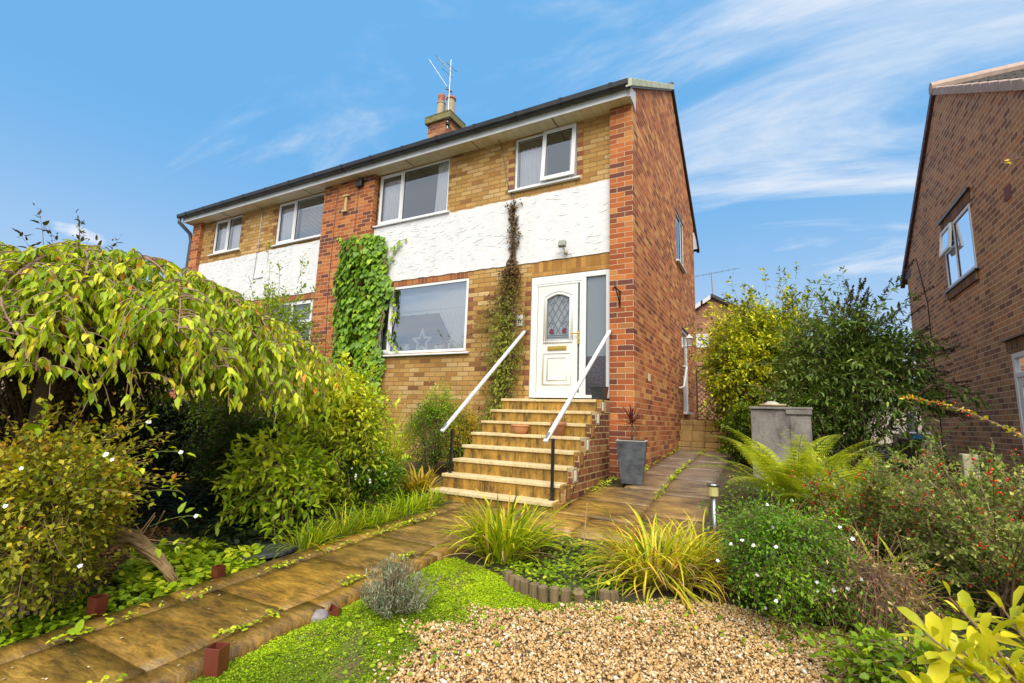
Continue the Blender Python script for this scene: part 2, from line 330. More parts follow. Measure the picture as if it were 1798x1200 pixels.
def slab_path(name, slabs, th=.075):
    V = []; F4 = []; T = []
    for (x0, x1, y0, y1) in slabs:
        g = .006; x0 += g; x1 -= g; y0 += g; y1 -= g
        nx, ny = max(2, int((x1-x0)/.09)), max(2, int((y1-y0)/.09)); tx = rng.random(); dz = rng.normal(0, .0025); tl = rng.normal(0, .004, 2)
        xs = np.linspace(x0, x1, nx+1); ys = np.linspace(y0, y1, ny+1); X, Y = np.meshgrid(xs, ys); b = len(V)
        edge = np.minimum(np.minimum(X-x0, x1-X), np.minimum(Y-y0, y1-Y)) < 1e-6
        Xj = X + np.where((np.abs(X-x0) < 1e-6)|(np.abs(X-x1) < 1e-6), rng.normal(0, .0035, X.shape), 0); Yj = Y + np.where((np.abs(Y-y0) < 1e-6)|(np.abs(Y-y1) < 1e-6), rng.normal(0, .0035, X.shape), 0)
        Z = G(Y) + dz + tl[0]*(X-x0) + tl[1]*(Y-y0) + .003*np.sin(X*7+tx*6)*np.cos(Y*6) + np.where(edge, -.006, 0)
        V += list(np.stack([Xj.ravel(), Yj.ravel(), Z.ravel()], 1)); m = nx+1
        for j in range(ny):
            for i in range(nx): q = b+j*m+i; F4.append((q, q+1, q+m+1, q+m))
        loop = [b+i for i in range(nx)] + [b+j*m+nx for j in range(ny)] + [b+ny*m+i for i in range(nx, 0, -1)] + [b+j*m for j in range(ny, 0, -1)]
        lo = len(V); V += [V[k] - np.array((0, 0, th)) for k in loop]
        for k in range(len(loop)): F4.append((loop[k], lo+k, lo+(k+1) % len(loop), loop[(k+1) % len(loop)]))
        T += [tx]*(len(V)-len(T))
    o = np_mesh(name, np.array(V), [np.array(F4)], M_slab, tint=np.array(T)); return tag(o, kind='structure')
sl = []
ys = [-11.0,-10.3,-9.6,-8.9,-8.1,-7.4,-6.65,-5.92,-5.2,-4.45,-3.75,-3.0,-2.22]
for a, b in zip(ys[:-1], ys[1:]):
    sl.append((-1.43, -.77, a, b))
for a, b in zip([-11,-9.9,-8.8,-7.7,-6.6,-5.4,-4.3,-3.2], [-9.9,-8.8,-7.7,-6.6,-5.4,-4.3,-3.2,-2.22]):
    sl.append((-1.64, -1.43, a, b)); sl.append((-.77, -.60, a+.35, b+.35 if b < -3.3 else b))
slab_path('path', sl)
sl = [(-.60,.05,-2.72,-2.12),(.05,.62,-2.72,-2.12),(.62,1.13,-2.45,-1.78),(-.36,.50,-2.12,-1.45),(.50,1.12,-1.78,-.9),(-.36,.50,-1.45,-.75),(.02,.52,-.75,.1),(.52,1.10,-.9,-.05)]
for a, b in ((-.05,.85),(.85,1.75),(1.75,2.65),(2.65,3.44)): sl.append((.52, 1.06, a, b))
for a, b in ((.1,.95),(.95,1.9),(1.9,2.8),(2.8,3.44)): sl.append((.04, .52, a, b))
sl.append((-2.2,-1.64,-2.72,-2.22)) if False else None
slab_path('side_path', sl, .16)

# ================================================================== the pair of houses
house = thing('semi_detached_house', 'pair of two storey brick houses with white render band and black gutter', 'house', (-6.24, 3.3, -1.2))
ZS, ZT, ZB = 4.76, 3.543, 2.30      # soffit, render top, render bottom
GB = -1.7
W_OPEN = {'r': [(-2.21,-.99,3.735,4.745), (-5.55,-3.69,3.60,4.75), (-5.27,-3.09,.80,2.175), (-1.79,-.376,-.06,2.03)],
          'l': [(-11.6,-10.39,3.78,4.745), (-8.93,-7.15,3.66,4.75), (-8.95,-7.30,.62,2.16)]}
def wall_sheet(mb, x0, x1, z0, z1, holes, y=0.0, rv=.11):
    hs = [h for h in holes if h[0] < x1 and h[1] > x0 and h[2] < z1 and h[3] > z0]
    xs = sorted({x0, x1} | {min(max(v, x0), x1) for h in hs for v in h[:2]}); zs = sorted({z0, z1} | {min(max(v, z0), z1) for h in hs for v in h[2:]})
    for a, b in zip(xs[:-1], xs[1:]):
        for c, d in zip(zs[:-1], zs[1:]):
            m = ((a+b)/2, (c+d)/2)
            if any(h[0] < m[0] < h[1] and h[2] < m[1] < h[3] for h in hs): continue
            mb.quad((a,y,c),(b,y,c),(b,y,d),(a,y,d))
    for h in hs:
        a, b, c, d = max(h[0],x0), min(h[1],x1), max(h[2],z0), min(h[3],z1)
        if h[0] >= x0: mb.quad((a,y,c),(a,y,d),(a,y+rv,d),(a,y+rv,c))
        if h[1] <= x1: mb.quad((b,y,d),(b,y,c),(b,y+rv,c),(b,y+rv,d))
        if h[3] <= z1: mb.quad((a,y,d),(b,y,d),(b,y+rv,d),(a,y+rv,d))
        if h[2] >= z0: mb.quad((b,y,c),(a,y,c),(a,y+rv,c),(b,y+rv,c))
for x0, x1, k in ((-5.55,-.376,'r'), (-12.11,-7.15,'l')):
    for za, zb in ((ZT,ZS),(GB,ZB)):
        mb = MB(); wall_sheet(mb, x0, x1, za, zb, W_OPEN[k]); mb.build('buff_brick_wall', M_buff, house)
for x0, x1 in ((-.376,0), (-7.15,-5.59), (-12.48,-12.11)):
    mb = MB(); yb = .02
    mb.quad((x0,-.106,GB),(x1,-.106,GB),(x1,-.106,ZS),(x0,-.106,ZS)); 
    if x0 > -12.4: mb.quad((x0,yb,GB),(x0,-.106,GB),(x0,-.106,ZS),(x0,yb,ZS))
    if x1 < -.1: mb.quad((x1,-.106,GB),(x1,yb,GB),(x1,yb,ZS),(x1,-.106,ZS))
    mb.build('brick_pier', M_red, house)
def render_band(x0, x1, seed):
    r = random.Random(seed); mb = MB(); y = -.018
    n = max(2, int((x1-x0)/.1)); zt = [ZT + r.uniform(-.012, .012) for _ in range(n+1)]; zb = [ZB + r.uniform(-.008, .008) for _ in range(n+1)]
    for i in range(n):
        a, b = x0+(x1-x0)*i/n, x0+(x1-x0)*(i+1)/n
        mb.quad((a,y,zb[i]),(b,y,zb[i+1]),(b,y,zt[i+1]),(a,y,zt[i])); mb.quad((a,y,zt[i]),(b,y,zt[i+1]),(b,.0,zt[i+1]),(a,.0,zt[i])); mb.quad((a,0,zb[i]),(b,0,zb[i+1]),(b,y,zb[i+1]),(a,y,zb[i]))
    mb.quad((x0,0,ZB),(x0,y,ZB),(x0,y,ZT),(x0,0,ZT)); mb.quad((x1,y,ZB),(x1,0,ZB),(x1,0,ZT),(x1,y,ZT))
    for k in range(int((x1-x0)*34)):                       # trowel swirls
        cx, cz, rad = r.uniform(x0+.1, x1-.1), r.uniform(ZB+.08, ZT-.05), r.uniform(.07, .2); a0 = r.uniform(200, 290); sp = r.uniform(45, 100); sq = r.uniform(.35, .8)
        pts = []
        for i in range(8):
            a = R(a0 + sp*i/7); px_, pz_ = cx + rad*math.cos(a), cz + rad*sq*math.sin(a)+rad*.5
            if x0+.02 < px_ < x1-.02 and ZB+.02 < pz_ < ZT-.02: pts.append((px_, y+.001, pz_))
        if len(pts) > 3: mb.tube(pts, [.002 + .0065*math.sin(math.pi*(i+.4)/(len(pts)))*r.uniform(.6,1) for i in range(len(pts))], 5)
    mb.build('render_band', M_render, house)
render_band(-5.585, -.38, 3); render_band(-12.105, -7.155, 5)
# soldier courses
mb = MB()
mb.box(-1.79, -.378, -.004, .06, 2.035, 2.292); mb.build('soldier_course', M_soldier, house)
mb = MB(); mb.box(-5.58, -3.09, -.004, .06, 2.18, 2.292); mb.build('soldier_course', M_rsoldier, house)
mb = MB(); mb.box(-8.95, -7.16, -.004, .06, 2.165, 2.292); mb.build('soldier_course', M_rsoldier, house)
# dark quoin bricks beside the openings
M_quoin = vmat('dark_quoin_brick', (.15,.05,.03), (.27,.09,.04), 14, .85, .4)
mb = MB()
for xe, sgn, z0, z1 in ((-3.085,1,.83,2.1), (-1.795,-1,.05,2.0), (-10.385,1,3.8,4.7), (-11.605,-1,3.8,4.7), (-8.935,-1,3.7,4.7), (-2.215,-1,3.75,4.7), (-.985,1,3.75,4.7)):
    k = math.ceil((z0+8.55)/.0855)
    while (k+1)*.0855-8.55 < z1:
        if k % 2 == 0 and random.random() < .85:
            w = .115*random.uniform(.9, 1.05); zz0 = k*.0855-8.55+.006
            mb.box(min(xe, xe+sgn*w), max(xe, xe+sgn*w), -.0028, .01, zz0, zz0+.073)
        k += 1
mb.build('brickwork', M_quoin, house)
# gable wall with openings
RY, RZ = 3.5, 7.43
def roof_z(y): return RZ - (.65*(RY-y) if y < RY else .69*(y-RY))
gop = [(3.80,4.80,3.33,4.52), (4.33,5.16,-.10,1.83)]
def gable_sheet(x, y0, y1, holes):
    mb = MB(); ys = sorted({y0, y1, RY} | {v for h in holes for v in h[:2]}); zs = sorted({GB, 4.6} | {v for h in holes for v in h[2:]})
    for a, b in zip(ys[:-1], ys[1:]):
        for c, d in zip(zs[:-1], zs[1:]):
            if any(h[0] < (a+b)/2 < h[1] and h[2] < (c+d)/2 < h[3] for h in holes): continue
            mb.quad((x,a,c),(x,b,c),(x,b,d),(x,a,d))
        mb.quad((x,a,4.6),(x,b,4.6),(x,b,roof_z(b)-.05),(x,a,roof_z(a)-.05))
    for (a, b, c, d) in holes:
        for q in (((x,a,c),(x-.1,a,c),(x-.1,a,d),(x,a,d)), ((x,b,d),(x-.1,b,d),(x-.1,b,c),(x,b,c)), ((x,a,d),(x-.1,a,d),(x-.1,b,d),(x,b,d)), ((x,b,c),(x-.1,b,c),(x-.1,a,c),(x,a,c))): mb.quad(*q)
    return mb
gable_sheet(0, -.106, 6.65, gop).build('gable_wall', M_gable, house)
gable_sheet(-12.48, -.106, 6.65, []).build('gable_wall', M_gable, house)
mb = MB(); mb.quad((-12.48,6.65,GB),(0,6.65,GB),(0,6.65,5.0),(-12.48,6.65,5.0)); mb.quad((-12.4,6.6,2.42),(-.05,6.6,2.42),(-.05,.12,2.42),(-12.4,.12,2.42)); mb.quad((-12.4,3.0,-1.2),(-.05,3.0,-1.2),(-.05,3.0,4.85),(-12.4,3.0,4.85)); mb.quad((-12.4,6.6,4.85),(-.05,6.6,4.85),(-.05,.12,4.85),(-12.4,.12,4.85))
mb.build('rear_wall', M_dark, house)
# roof
def corrug(x): 
    ph = (x/.30) % 1.0; return .028*(math.sin(2*math.pi*ph) if ph < .5 else -.25*math.sin(2*math.pi*(ph-.5)))
def slope(ya, yb):
    V = []; F = []; xs = np.arange(-12.62, .055, .05); rows = 12
    for j in range(rows+1):
        y = ya + (yb-ya)*j/rows
        for x in xs: V.append((x, y, roof_z(y)+.035 + corrug(x) - .012*((j % 1))))
    m = len(xs); i = np.add.outer(np.arange(rows)*m, np.arange(m-1)).ravel(); F = np.stack([i, i+1, i+m+1, i+m], 1)
    V = np.array(V); lo = V.copy(); lo[:,2] -= .05; n = len(V); F2 = F[:, ::-1] + n
    e = np.arange(m-1); F3 = np.stack([e, e+n, e+1+n, e+1], 1)
    return np_mesh('roof', np.concatenate([V, lo]), [F, F2, F3], M_tile, house)
slope(-.36, RY); slope(7.42, RY)
mb = MB(); mb.tube([(-12.62,RY,RZ+.03),(.06,RY,RZ+.03)], .11, 10); mb.build('ridge_tile', M_tile, house, smooth=False)
def verge(x0, x1, ysign):
    mb = MB(); n = 14; L = (RY+.42)/n
    for k in range(n):
        ya = RY - ysign*(k*L+.006); yb2 = RY - ysign*((k+1)*L+.02)
        za, zb = roof_z(ya)+.075, roof_z(yb2)+.085
        mb.prism([(x0,ya,za),(x0,yb2,zb),(x0,yb2,zb-.135),(x0,ya,za-.125)], (0,0,0), (x1-x0,0,0))
    return mb
verge(-.02, .075, 1).build('verge', M_verge, house, bevel=.006)
verge(-.02, .06, -1).build('verge', M_tile, house, bevel=.006)
mb = MB()
for s in (1, -1):
    ya, yb2 = RY, RY-s*3.9
    mb.prism([(0,ya,roof_z(ya)-.04),(0,yb2,roof_z(yb2)-.04),(0,yb2,roof_z(yb2)-.075),(0,ya,roof_z(ya)-.075)], (.002,0,0), (.045,0,0))
mb.build('undercloak', M_blackpaint, house)
mb = MB(); mb.prism([(0,-.318,4.735),(0,-.106,4.735),(0,.03,4.66),(0,.03,5.02),(0,-.318,4.90)], (-.03,0,0), (.022,0,0)); mb.build('box_end', M_whitewood, house); mb = MB(); mb.prism([(0,6.62,4.5),(0,6.95,4.62),(0,7.25,4.72),(0,7.2,4.9),(0,6.62,5.0)], (-.03,0,0), (.022,0,0))
mb.build('box_end', M_whitewood, house)
mb = MB(); mb.box(-12.62, -.031, -.318, .02, ZS-.006, ZS+.012); mb.build('soffit', M_soffit, house)
mb = MB(); mb.box(-12.62, -.031, -.336, -.3185, ZS-.022, 4.925); mb.build('fascia', M_fascia, house)
def gutter():
    mb = MB(); prof = [(-.338,4.945),(-.350,4.875),(-.385,4.838),(-.428,4.838),(-.458,4.875),(-.468,4.95)]
    for (a, b) in zip(prof[:-1], prof[1:]): mb.quad((-12.72,a[0],a[1]),(.02,a[0],a[1]),(.02,b[0],b[1]),(-12.72,b[0],b[1]))
    for x in (-12.72,.02): mb.add([(x,p[0],p[1]) for p in prof], [tuple(range(6))])
    return mb
g = gutter().build('gutter', M_black, house)
mb = MB(); xs = np.arange(-12.3, -.2, .86)
for x in xs:
    pr = [(-.336,4.945),(-.347,4.868),(-.384,4.829),(-.430,4.829),(-.464,4.868),(-.475,4.956)]
    for (a, b) in zip(pr[:-1], pr[1:]): mb.quad((x-.03,a[0],a[1]),(x+.03,a[0],a[1]),(x+.03,b[0],b[1]),(x-.03,b[0],b[1]))
mb.build('gutter_bracket', M_blackpaint, g)
mb = MB(); mb.tube([(-12.66,-.40,4.84),(-12.66,-.40,4.74),(-12.62,-.1,4.5),(-12.60,-.06,4.3),(-12.60,-.06,-1.2)], .05, 10); mb.tube([(-12.72,-.05,3.3),(-12.5,-.05,3.3)], .06, 8); mb.build('downpipe', M_metal if False else vmat('grey_downpipe', (.05,.06,.075), (.09,.10,.115), 5, .4), house, smooth=True)
mb = MB()
for x in (-10.9,-9.6,-7.7,-4.6,-3.0,-1.35): mb.box(x-.008, x+.008, -.318, -.0, ZS-.0095, ZS-.0062)
mb.build('soffit_joint', M_soil, house)
# chimney
mb = MB(); mb.box(-6.83,-6.07,3.0,3.66,6.6,8.09); ch = mb.build('chimney', M_chim, house)
mb = MB(); mb.box(-6.91,-5.99,2.92,3.74,8.09,8.27); mb.prism([(-6.91,2.92,8.27),(-5.99,2.92,8.27),(-5.99,3.74,8.27),(-6.91,3.74,8.27)], (0,0,0), (0,0,.04)); mb.add([(-6.91,2.92,8.312),(-5.99,2.92,8.312),(-5.99,3.74,8.312),(-6.91,3.74,8.312),(-6.6,3.2,8.42),(-6.3,3.2,8.42),(-6.3,3.46,8.42),(-6.6,3.46,8.42)], [(0,1,5,4),(1,2,6,5),(2,3,7,6),(3,0,4,7),(4,5,6,7)])
mb.build('chimney_cap', M_capstone, ch, bevel=.02)
mb = MB(); mb.lathe((-6.63,3.3,8.38), [(.13,0),(.12,.5),(.105,.56),(.0,.56)], 18); mb.lathe((-6.63,3.3,8.38), [(.132,.52),(.132,.56),(.11,.565)], 18); mb.build('chimney_pot', M_pot_cream, ch, smooth=False)
mb = MB(); mb.lathe((-6.63,3.3,8.94), [(.105,0),(.10,.02),(.095,.06),(.10,.065),(.10,.10),(.092,.105),(.092,.14),(.10,.145),(.10,.18),(.105,.185),(.105,.25),(.06,.29)], 18); mb.build('pot_cowl', M_pot_red, ch)
mb = MB(); mb.lathe((-6.27,3.3,8.38), [(.135,0),(.122,.48),(.118,.54)], 18); mb.build('chimney_pot', M_pot_cream, ch)
mb = MB(); mb.lathe((-6.27,3.3,8.918), [(.12,0),(.15,.02),(.15,.055),(.14,.08),(.11,.10),(.11,.02)], 18); mb.build('pot_cowl', M_pot_red, ch)

# ------------------------------------------------------------------ windows (built in a wall's own u, d, w frame)
TF = lambda u, d, w: (u, d, w)                 # front wall: d grows into the house
TG = lambda u, d, w: (-d, u, w)                # gable wall at x = 0
def window(par, T, u0, u1, w0, w1, cells, d=.03, sill=True, t=.045, dep=.07, sash=(), sill_over=.08, skip=(), glass=None):
    """cells: list of (u0,u1,w0,w1) glazed lights; sash: which of them are opening lights with their own frame"""
    mb = MB(T); us = sorted({c[0] for c in cells} | {c[1] for c in cells})
    mb.frame(u0+.004, u1-.004, w0+.004, w1-.004, t, d, d+dep)
    divs = sorted({round(c[1], 4) for c in cells if c[1] < u1-.1})
    for x in divs: mb.box(x-t/2, x+t/2, d+.001, d+dep-.001, w0+t, w1-t)
    for c in cells:
        if c[3] < w1-.1: mb.box(c[0]+(t/2 if c[0] > u0+.1 else t), c[1]-(t/2 if c[1] < u1-.1 else t), d+.001, d+dep-.001, c[3]-t/2, c[3]+t/2)
    f = mb.build('window', M_white, par, bevel=.004)
    for i, c in enumerate(cells):
        if i in skip: continue
        a = c[0]+(t if c[0] < u0+.1 else t/2); b = c[1]-(t if c[1] > u1-.1 else t/2); e = c[2]+(t if c[2] < w0+.1 else t/2); h = c[3]-(t if c[3] > w1-.1 else t/2)
        if i in sash:
            mb = MB(T); mb.frame(a-.022, b+.022, e-.022, h+.022, .06, d-.016, d+.04); mb.build('sash', M_white, f, bevel=.004); a += .038; b -= .038; e += .038; h -= .038
        mb = MB(T); mb.quad((a,d+.02,e),(b,d+.02,e),(b,d+.02,h),(a,d+.02,h)); mb.build('pane', glass or M_glass, f)
        mb = MB(T); mb.frame(a-.001, b+.001, e-.001, h+.001, .008, d+.008, d+.021); mb.build('gasket', M_blackpaint, f)
    if sill:
        mb = MB(T); mb.prism([(u0-sill_over,-.065,w0-.055),(u0-sill_over,-.065,w0-.022),(u0-sill_over,.1,w0+.003),(u0-sill_over,.1,w0-.055)], (0,0,0), (u1-u0+2*sill_over,0,0)); mb.build('sill', M_white, f, bevel=.006)
    return f
# upper right window with its open right-hand casement
f = window(house, TF, -2.21,-.99,3.735,4.745, [(-2.21,-1.61,3.735,4.745), (-1.61,-.99,3.735,4.745)], skip=(1,))
def swing(u, d, w, hz=4.74, ang=R(5)):      # top-hung leaf pushed out at the bottom
    dd = d + (hz-w)*0; return (u, d*math.cos(ang) - (hz-w)*math.sin(ang), hz - (hz-w)*math.cos(ang) - d*math.sin(ang)*0)
mb = MB(swing); mb.frame(-1.635,-1.0,3.74,4.74,.075,-.015,.035); sa = mb.build('sash', M_white, f, bevel=.005)
mb = MB(swing); mb.quad((-1.57,.01,3.81),(-1.07,.01,3.81),(-1.07,.01,4.67),(-1.57,.01,4.67)); mb.build('pane', M_glass, f)
mb = MB(swing); mb.frame(-1.562,-1.073,3.813,4.667,.009,-.002,.011); mb.build('gasket', M_blackpaint, f)
window(house, TF, -5.55,-3.69,3.60,4.75, [(-5.55,-4.90,3.60,4.75), (-4.90,-3.69,3.60,4.75)], sash=(0,))
window(house, TF, -5.27,-3.09,.80,2.175, [(-5.27,-4.93,.80,2.175), (-4.93,-3.09,.80,2.175)], sash=(0,), t=.05, d=.0, glass=M_glass_low)
window(house, TF, -11.6,-10.39,3.78,4.745, [(-11.6,-10.99,3.78,4.745), (-10.99,-10.39,3.78,4.745)], sash=(0,))
window(house, TF, -8.93,-7.15,3.66,4.75, [(-8.93,-8.28,3.66,4.75), (-8.28,-7.15,3.66,4.75)], sash=(0,))
window(house, TF, -8.95,-7.30,.62,2.16, [(-8.95,-8.07,.62,2.16), (-8.07,-7.30,.62,1.62), (-8.07,-7.30,1.62,2.16)], sash=(2,), t=.06)
window(house, TG, 3.80,4.80,3.33,4.52, [(3.80,4.45,3.33,4.52), (4.45,4.80,3.33,4.52)], d=.01, sill_over=.05)
# gable window lintels
mb = MB(); mb.box(-.01, .012, 3.75, 4.86, 4.525, 4.56); mb.box(-.01,.012,4.28,5.21,1.835,1.86); mb.build('lintel', M_blackpaint, house)
# side door
mb = MB(TG); mb.frame(4.335,5.155,-.095,1.825,.06,.02,.09); sdr = mb.build('side_door', M_white, house, bevel=.004)
mb = MB(TG); mb.box(4.396,5.094,.04,.08,-.034,.75); mb.build('panel', M_white, sdr)
mb = MB(TG); mb.quad((4.396,.05,.752),(5.094,.05,.752),(5.094,.05,1.764),(4.396,.05,1.764)); mb.build('pane', M_glass, sdr)
mb = MB(TG); mb.box(4.28,5.21,-.09,.09,-.16,-.10); mb.build('threshold', M_white, sdr, bevel=.005)

# ------------------------------------------------------------------ front door set
def front_door():
    mb = MB(); mb.frame(-1.785,-.38,-.035,2.025,.085,.0,.075, .05); mb.box(-.875,-.80,.001,.074,.015,1.975); mb.box(-1.70,-.875,.001,.074,1.89,1.975)
    d = mb.build('front_door', M_white, house, bevel=.005)
    # rebate frame + leaf
    mb = MB(); x0, x1, z0, z1 = -1.665,-.935,.03,1.872; gx0, gx1, gz0, gz1 = -1.50,-1.075,.915,1.70
    mb.box(x0,gx0,.012,.06,z0,z1); mb.box(gx1,x1,.012,.06,z0,z1); mb.box(gx0,gx1,.012,.06,z0,gz0)
    n = 12; arc = [(gx0+(gx1-gx0)*i/n, gz1-.075+.075*math.sin(math.pi*i/n)) for i in range(n+1)]
    for (a, b) in zip(arc[:-1], arc[1:]): mb.prism([(a[0],0,a[1]),(b[0],0,b[1]),(b[0],0,z1),(a[0],0,z1)], (0,.012,0), (0,.06,0))
    leaf = mb.build('door_leaf', M_cream, d)
    mb = MB(); mb.frame(-1.70,-.876,.015,1.889,.034,.004,.07); mb.build('rebate', M_white, d, bevel=.006)
    mb = MB(); mb.frame(-1.6665,-.9335,.0285,1.8735,.006,.008,.02); mb.build('weather_seal', M_lead, d)
    path_ = [(gx0,.012,gz0)] + [(a[0],.012,a[1]) for a in arc] + [(gx1,.012,gz0),(gx0,.012,gz0)]
    mb = MB(); mb.tube(path_, .017, 8); mb.tube([(gx0-.045,.012,gz0-.03),(gx1+.045,.012,gz0-.03)], .02, 8); out = [(gx0-.04,.012,gz0-.02)] + [(a[0]*1.19+1.2875*.19, .012, a[1]+.045) for a in arc] + [(gx1+.04,.012,gz0-.02)]; mb.tube(out, .012, 8)
    for (a, b, c, e, r_) in ((-1.545,-1.06,.185,.70,.015), (-1.465,-1.13,.255,.625,.013)): mb.tube([(a,.012,c),(b,.012,c),(b,.012,e),(a,.012,e),(a,.012,c)], r_, 8)
    mb.build('moulding', M_cream, d, smooth=True)
    mb = MB(); mb.add([(gx0,.035,gz0)] + [(a[0],.035,a[1]) for a in arc] + [(gx1,.035,gz0)], [tuple(range(n+3))[::-1]]); mb.build('leaded_pane', M_dglass, d)
    mb = MB(); cx = (gx0+gx1)/2; hw = (gx1-gx0)/2
    def clip(p, q):
        pts = [(p[0]+(q[0]-p[0])*t, p[1]+(q[1]-p[1])*t) for t in np.linspace(0,1,80)]
        ok = [P_ for P_ in pts if gx0+.012 < P_[0] < gx1-.012 and gz0+.09 < P_[1] < gz1-.09+.075*math.sin(math.pi*(P_[0]-gx0)/(gx1-gx0))]
        return (ok[0], ok[-1]) if len(ok) > 2 else None
    for k in range(-4, 9):
        for s in (1,-1):
            c = clip((cx-s*.6, .9+k*.19-.6*1.75), (cx+s*.6, .9+k*.19+.6*1.75))
            if c: mb.tube([(c[0][0],.031,c[0][1]),(c[1][0],.031,c[1][1])], .0042, 5)
    mb.tube([(gx0+.012,.031,gz0+.085),(gx1-.012,.031,gz0+.085)], .004, 5); mb.tube([(gx0+.012,.031,gz0+.05),(gx1-.012,.031,gz0+.05)], .004, 5)
    for sx in (-1.39,-1.19):
        for k in range(5):
            a = k*1.2566; mb.tube([(sx,.031,1.56),(sx+.045*math.cos(a),.031,1.56+.06*math.sin(a))], .0035, 4); mb.tube([(sx,.031,1.2),(sx+.05*math.cos(a+.4),.031,1.2+.05*math.sin(a+.4))], .003, 4)
    mb.build('leading', M_lead, d)
    mb = MB()
    for sx in (-1.405,-1.175):
        for k in range(7):
            a = k*.9; rr = .025 if k else 0; mb.lathe((0,0,0), [(.001,0)], 3) if False else None
            cxx, czz = sx+rr*math.cos(a)*1.1, 1.07+rr*math.sin(a)
            mb.add([(cxx+.02*math.cos(b*.7854), .029-.001*k, czz+.02*math.sin(b*.7854)) for b in range(8)], [tuple(range(8))])
    mb.build('glass_rose', vmat('red_glass', (.10,.018,.025), (.17,.03,.045), 60, .3), d)
    mb = MB(); mb.box(-1.463,-1.127,-.004,.012,.745,.815); mb.box(-1.435,-1.155,-.012,-.004,.760,.800); mb.build('letterbox', M_gold, d, bevel=.004)
    mb = MB(); mb.box(-.932,-.898,-.008,.004,.835,1.05); mb.tube([(-.915,-.006,1.0),(-.915,-.045,1.0),(-1.05,-.05,1.0)], .009, 8); mb.lathe((-.915,-.012,.90), [(.012,-.01),(.012,.01)], 10); mb.build('handle', M_gold, d, smooth=False)
    mb = MB(); mb.quad((-.80,.04,.015),(-.465,.04,.015),(-.465,.04,1.975),(-.80,.04,1.975)); mb.build('side_light', M_sglass, d)
    mb = MB(); mb.frame(-.801,-.464,.014,1.976,.008,.028,.042); mb.build('gasket', M_blackpaint, d)
def frosted():
    t = NT('obscure_leaded_glass'); t.base(t.ramp(t.noise(8, 3), [(.3, (.16,.19,.215)), (.7, (.24,.27,.30))])); t.rough(.12); t.bump(t.noise(120, 3), .3, .003); t.bs.inputs['Specular IOR Level'].default_value = .8; return t.m
def ribbed():
    t = NT('ribbed_side_glass'); p = t.pos(); w = t.noise(60, 2, vec=t.mapv(p, (1,1,.04)))
    sp = t.new('ShaderNodeSeparateXYZ'); t.l.new(p, sp.inputs[0]); low = t.math('LESS_THAN', sp.outputs[2], .63)
    c = t.mix(low, (.17,.20,.23), t.ramp(t.noise(26, 3, vec=t.mapv(p, (1,1,2))), [(.35, (.025,.022,.03)), (.7, (.085,.075,.09))])); t.base(c); t.rough(.15)
    t.bump(w, .25, .004); t.bs.inputs['Specular IOR Level'].default_value = .8; return t.m
M_dglass = frosted(); M_sglass = ribbed()
front_door()
# cables on the wall
mb = MB(); mb.tube([(-2.62,-.34,4.93),(-2.5,-.05,4.72),(-2.42,-.02,4.35),(-2.35,-.02,3.95),(-2.2,-.03,3.6),(-2.16,-.03,3.3)], .007, 5); mb.build('cable', M_blackpaint, house)
mb = MB(); mb.tube([(-9.55,-.012,4.74),(-9.55,-.012,3.56)], .008, 5); mb.tube([(-9.55,-.03,3.54),(-9.57,-.03,2.85),(-9.2,-.03,2.86)], .009, 5); mb.build('cable', M_metal, house)
mb = MB(); mb.tube([(-6.73,-.114,4.7),(-6.72,-.114,2.2),(-6.6,-.114,.6)], .006, 5); mb.tube([(-6.05,-.114,4.6),(-6.07,-.114,3.5)], .006, 5); mb.build('cable', M_blackpaint, house)
# ================================================================== entrance steps
def stain_mat(name, stops, s=1.0):
    t = NT(name); p = t.pos(); n1 = t.noise(3.2, 6, .6, t.mapv(p, (1,1,1.6))); n2 = t.noise(13, 6, .7, t.mapv(p, (1,1,.28))); n3 = t.noise(60, 4)
    c = t.ramp(n1, stops); c = t.mix(.9*s, c, t.ramp(n2, [(.36, (.16,.15,.13)), (.50, (.75,.73,.70)), (.7, (1.25,1.2,1.1))]), 'MULTIPLY'); c = t.mix(.5, c, t.ramp(n3, [(.3, (.65,.65,.65)), (.7, (1.25,1.25,1.25))]), 'MULTIPLY')
    t.base(c); t.rough(.7); t.bump(t.math('ADD', n3, n2), .4, .006); return t.m
M_riser = stain_mat('stained_sandstone_riser', [(.25, (.15,.095,.025)), (.42, (.33,.185,.025)), (.6, (.42,.24,.035)), (.8, (.30,.23,.10))])
M_tread = stain_mat('pale_sandstone_tread', [(.25, (.56,.42,.20)), (.5, (.66,.52,.28)), (.8, (.70,.60,.38))], .25)
M_block = stain_mat('sandstone_block', [(.25, (.30,.19,.06)), (.5, (.40,.25,.08)), (.8, (.46,.31,.13))], .5)
steps = thing('entrance_steps', 'eight stained sandstone steps rising to the white front door', 'steps', (-1.2, -1.2, -1.4))
NZ = [(-.53,-.078),(-.745,-.254),(-.955,-.428),(-1.17,-.602),(-1.39,-.780),(-1.61,-.960),(-1.83,-1.142),(-2.05,-1.322)]
XL, XRt = -2.14, -.39
xl = [-2.02,-2.08,-2.11,-2.14,-2.14,-2.14,-2.15,-2.17]
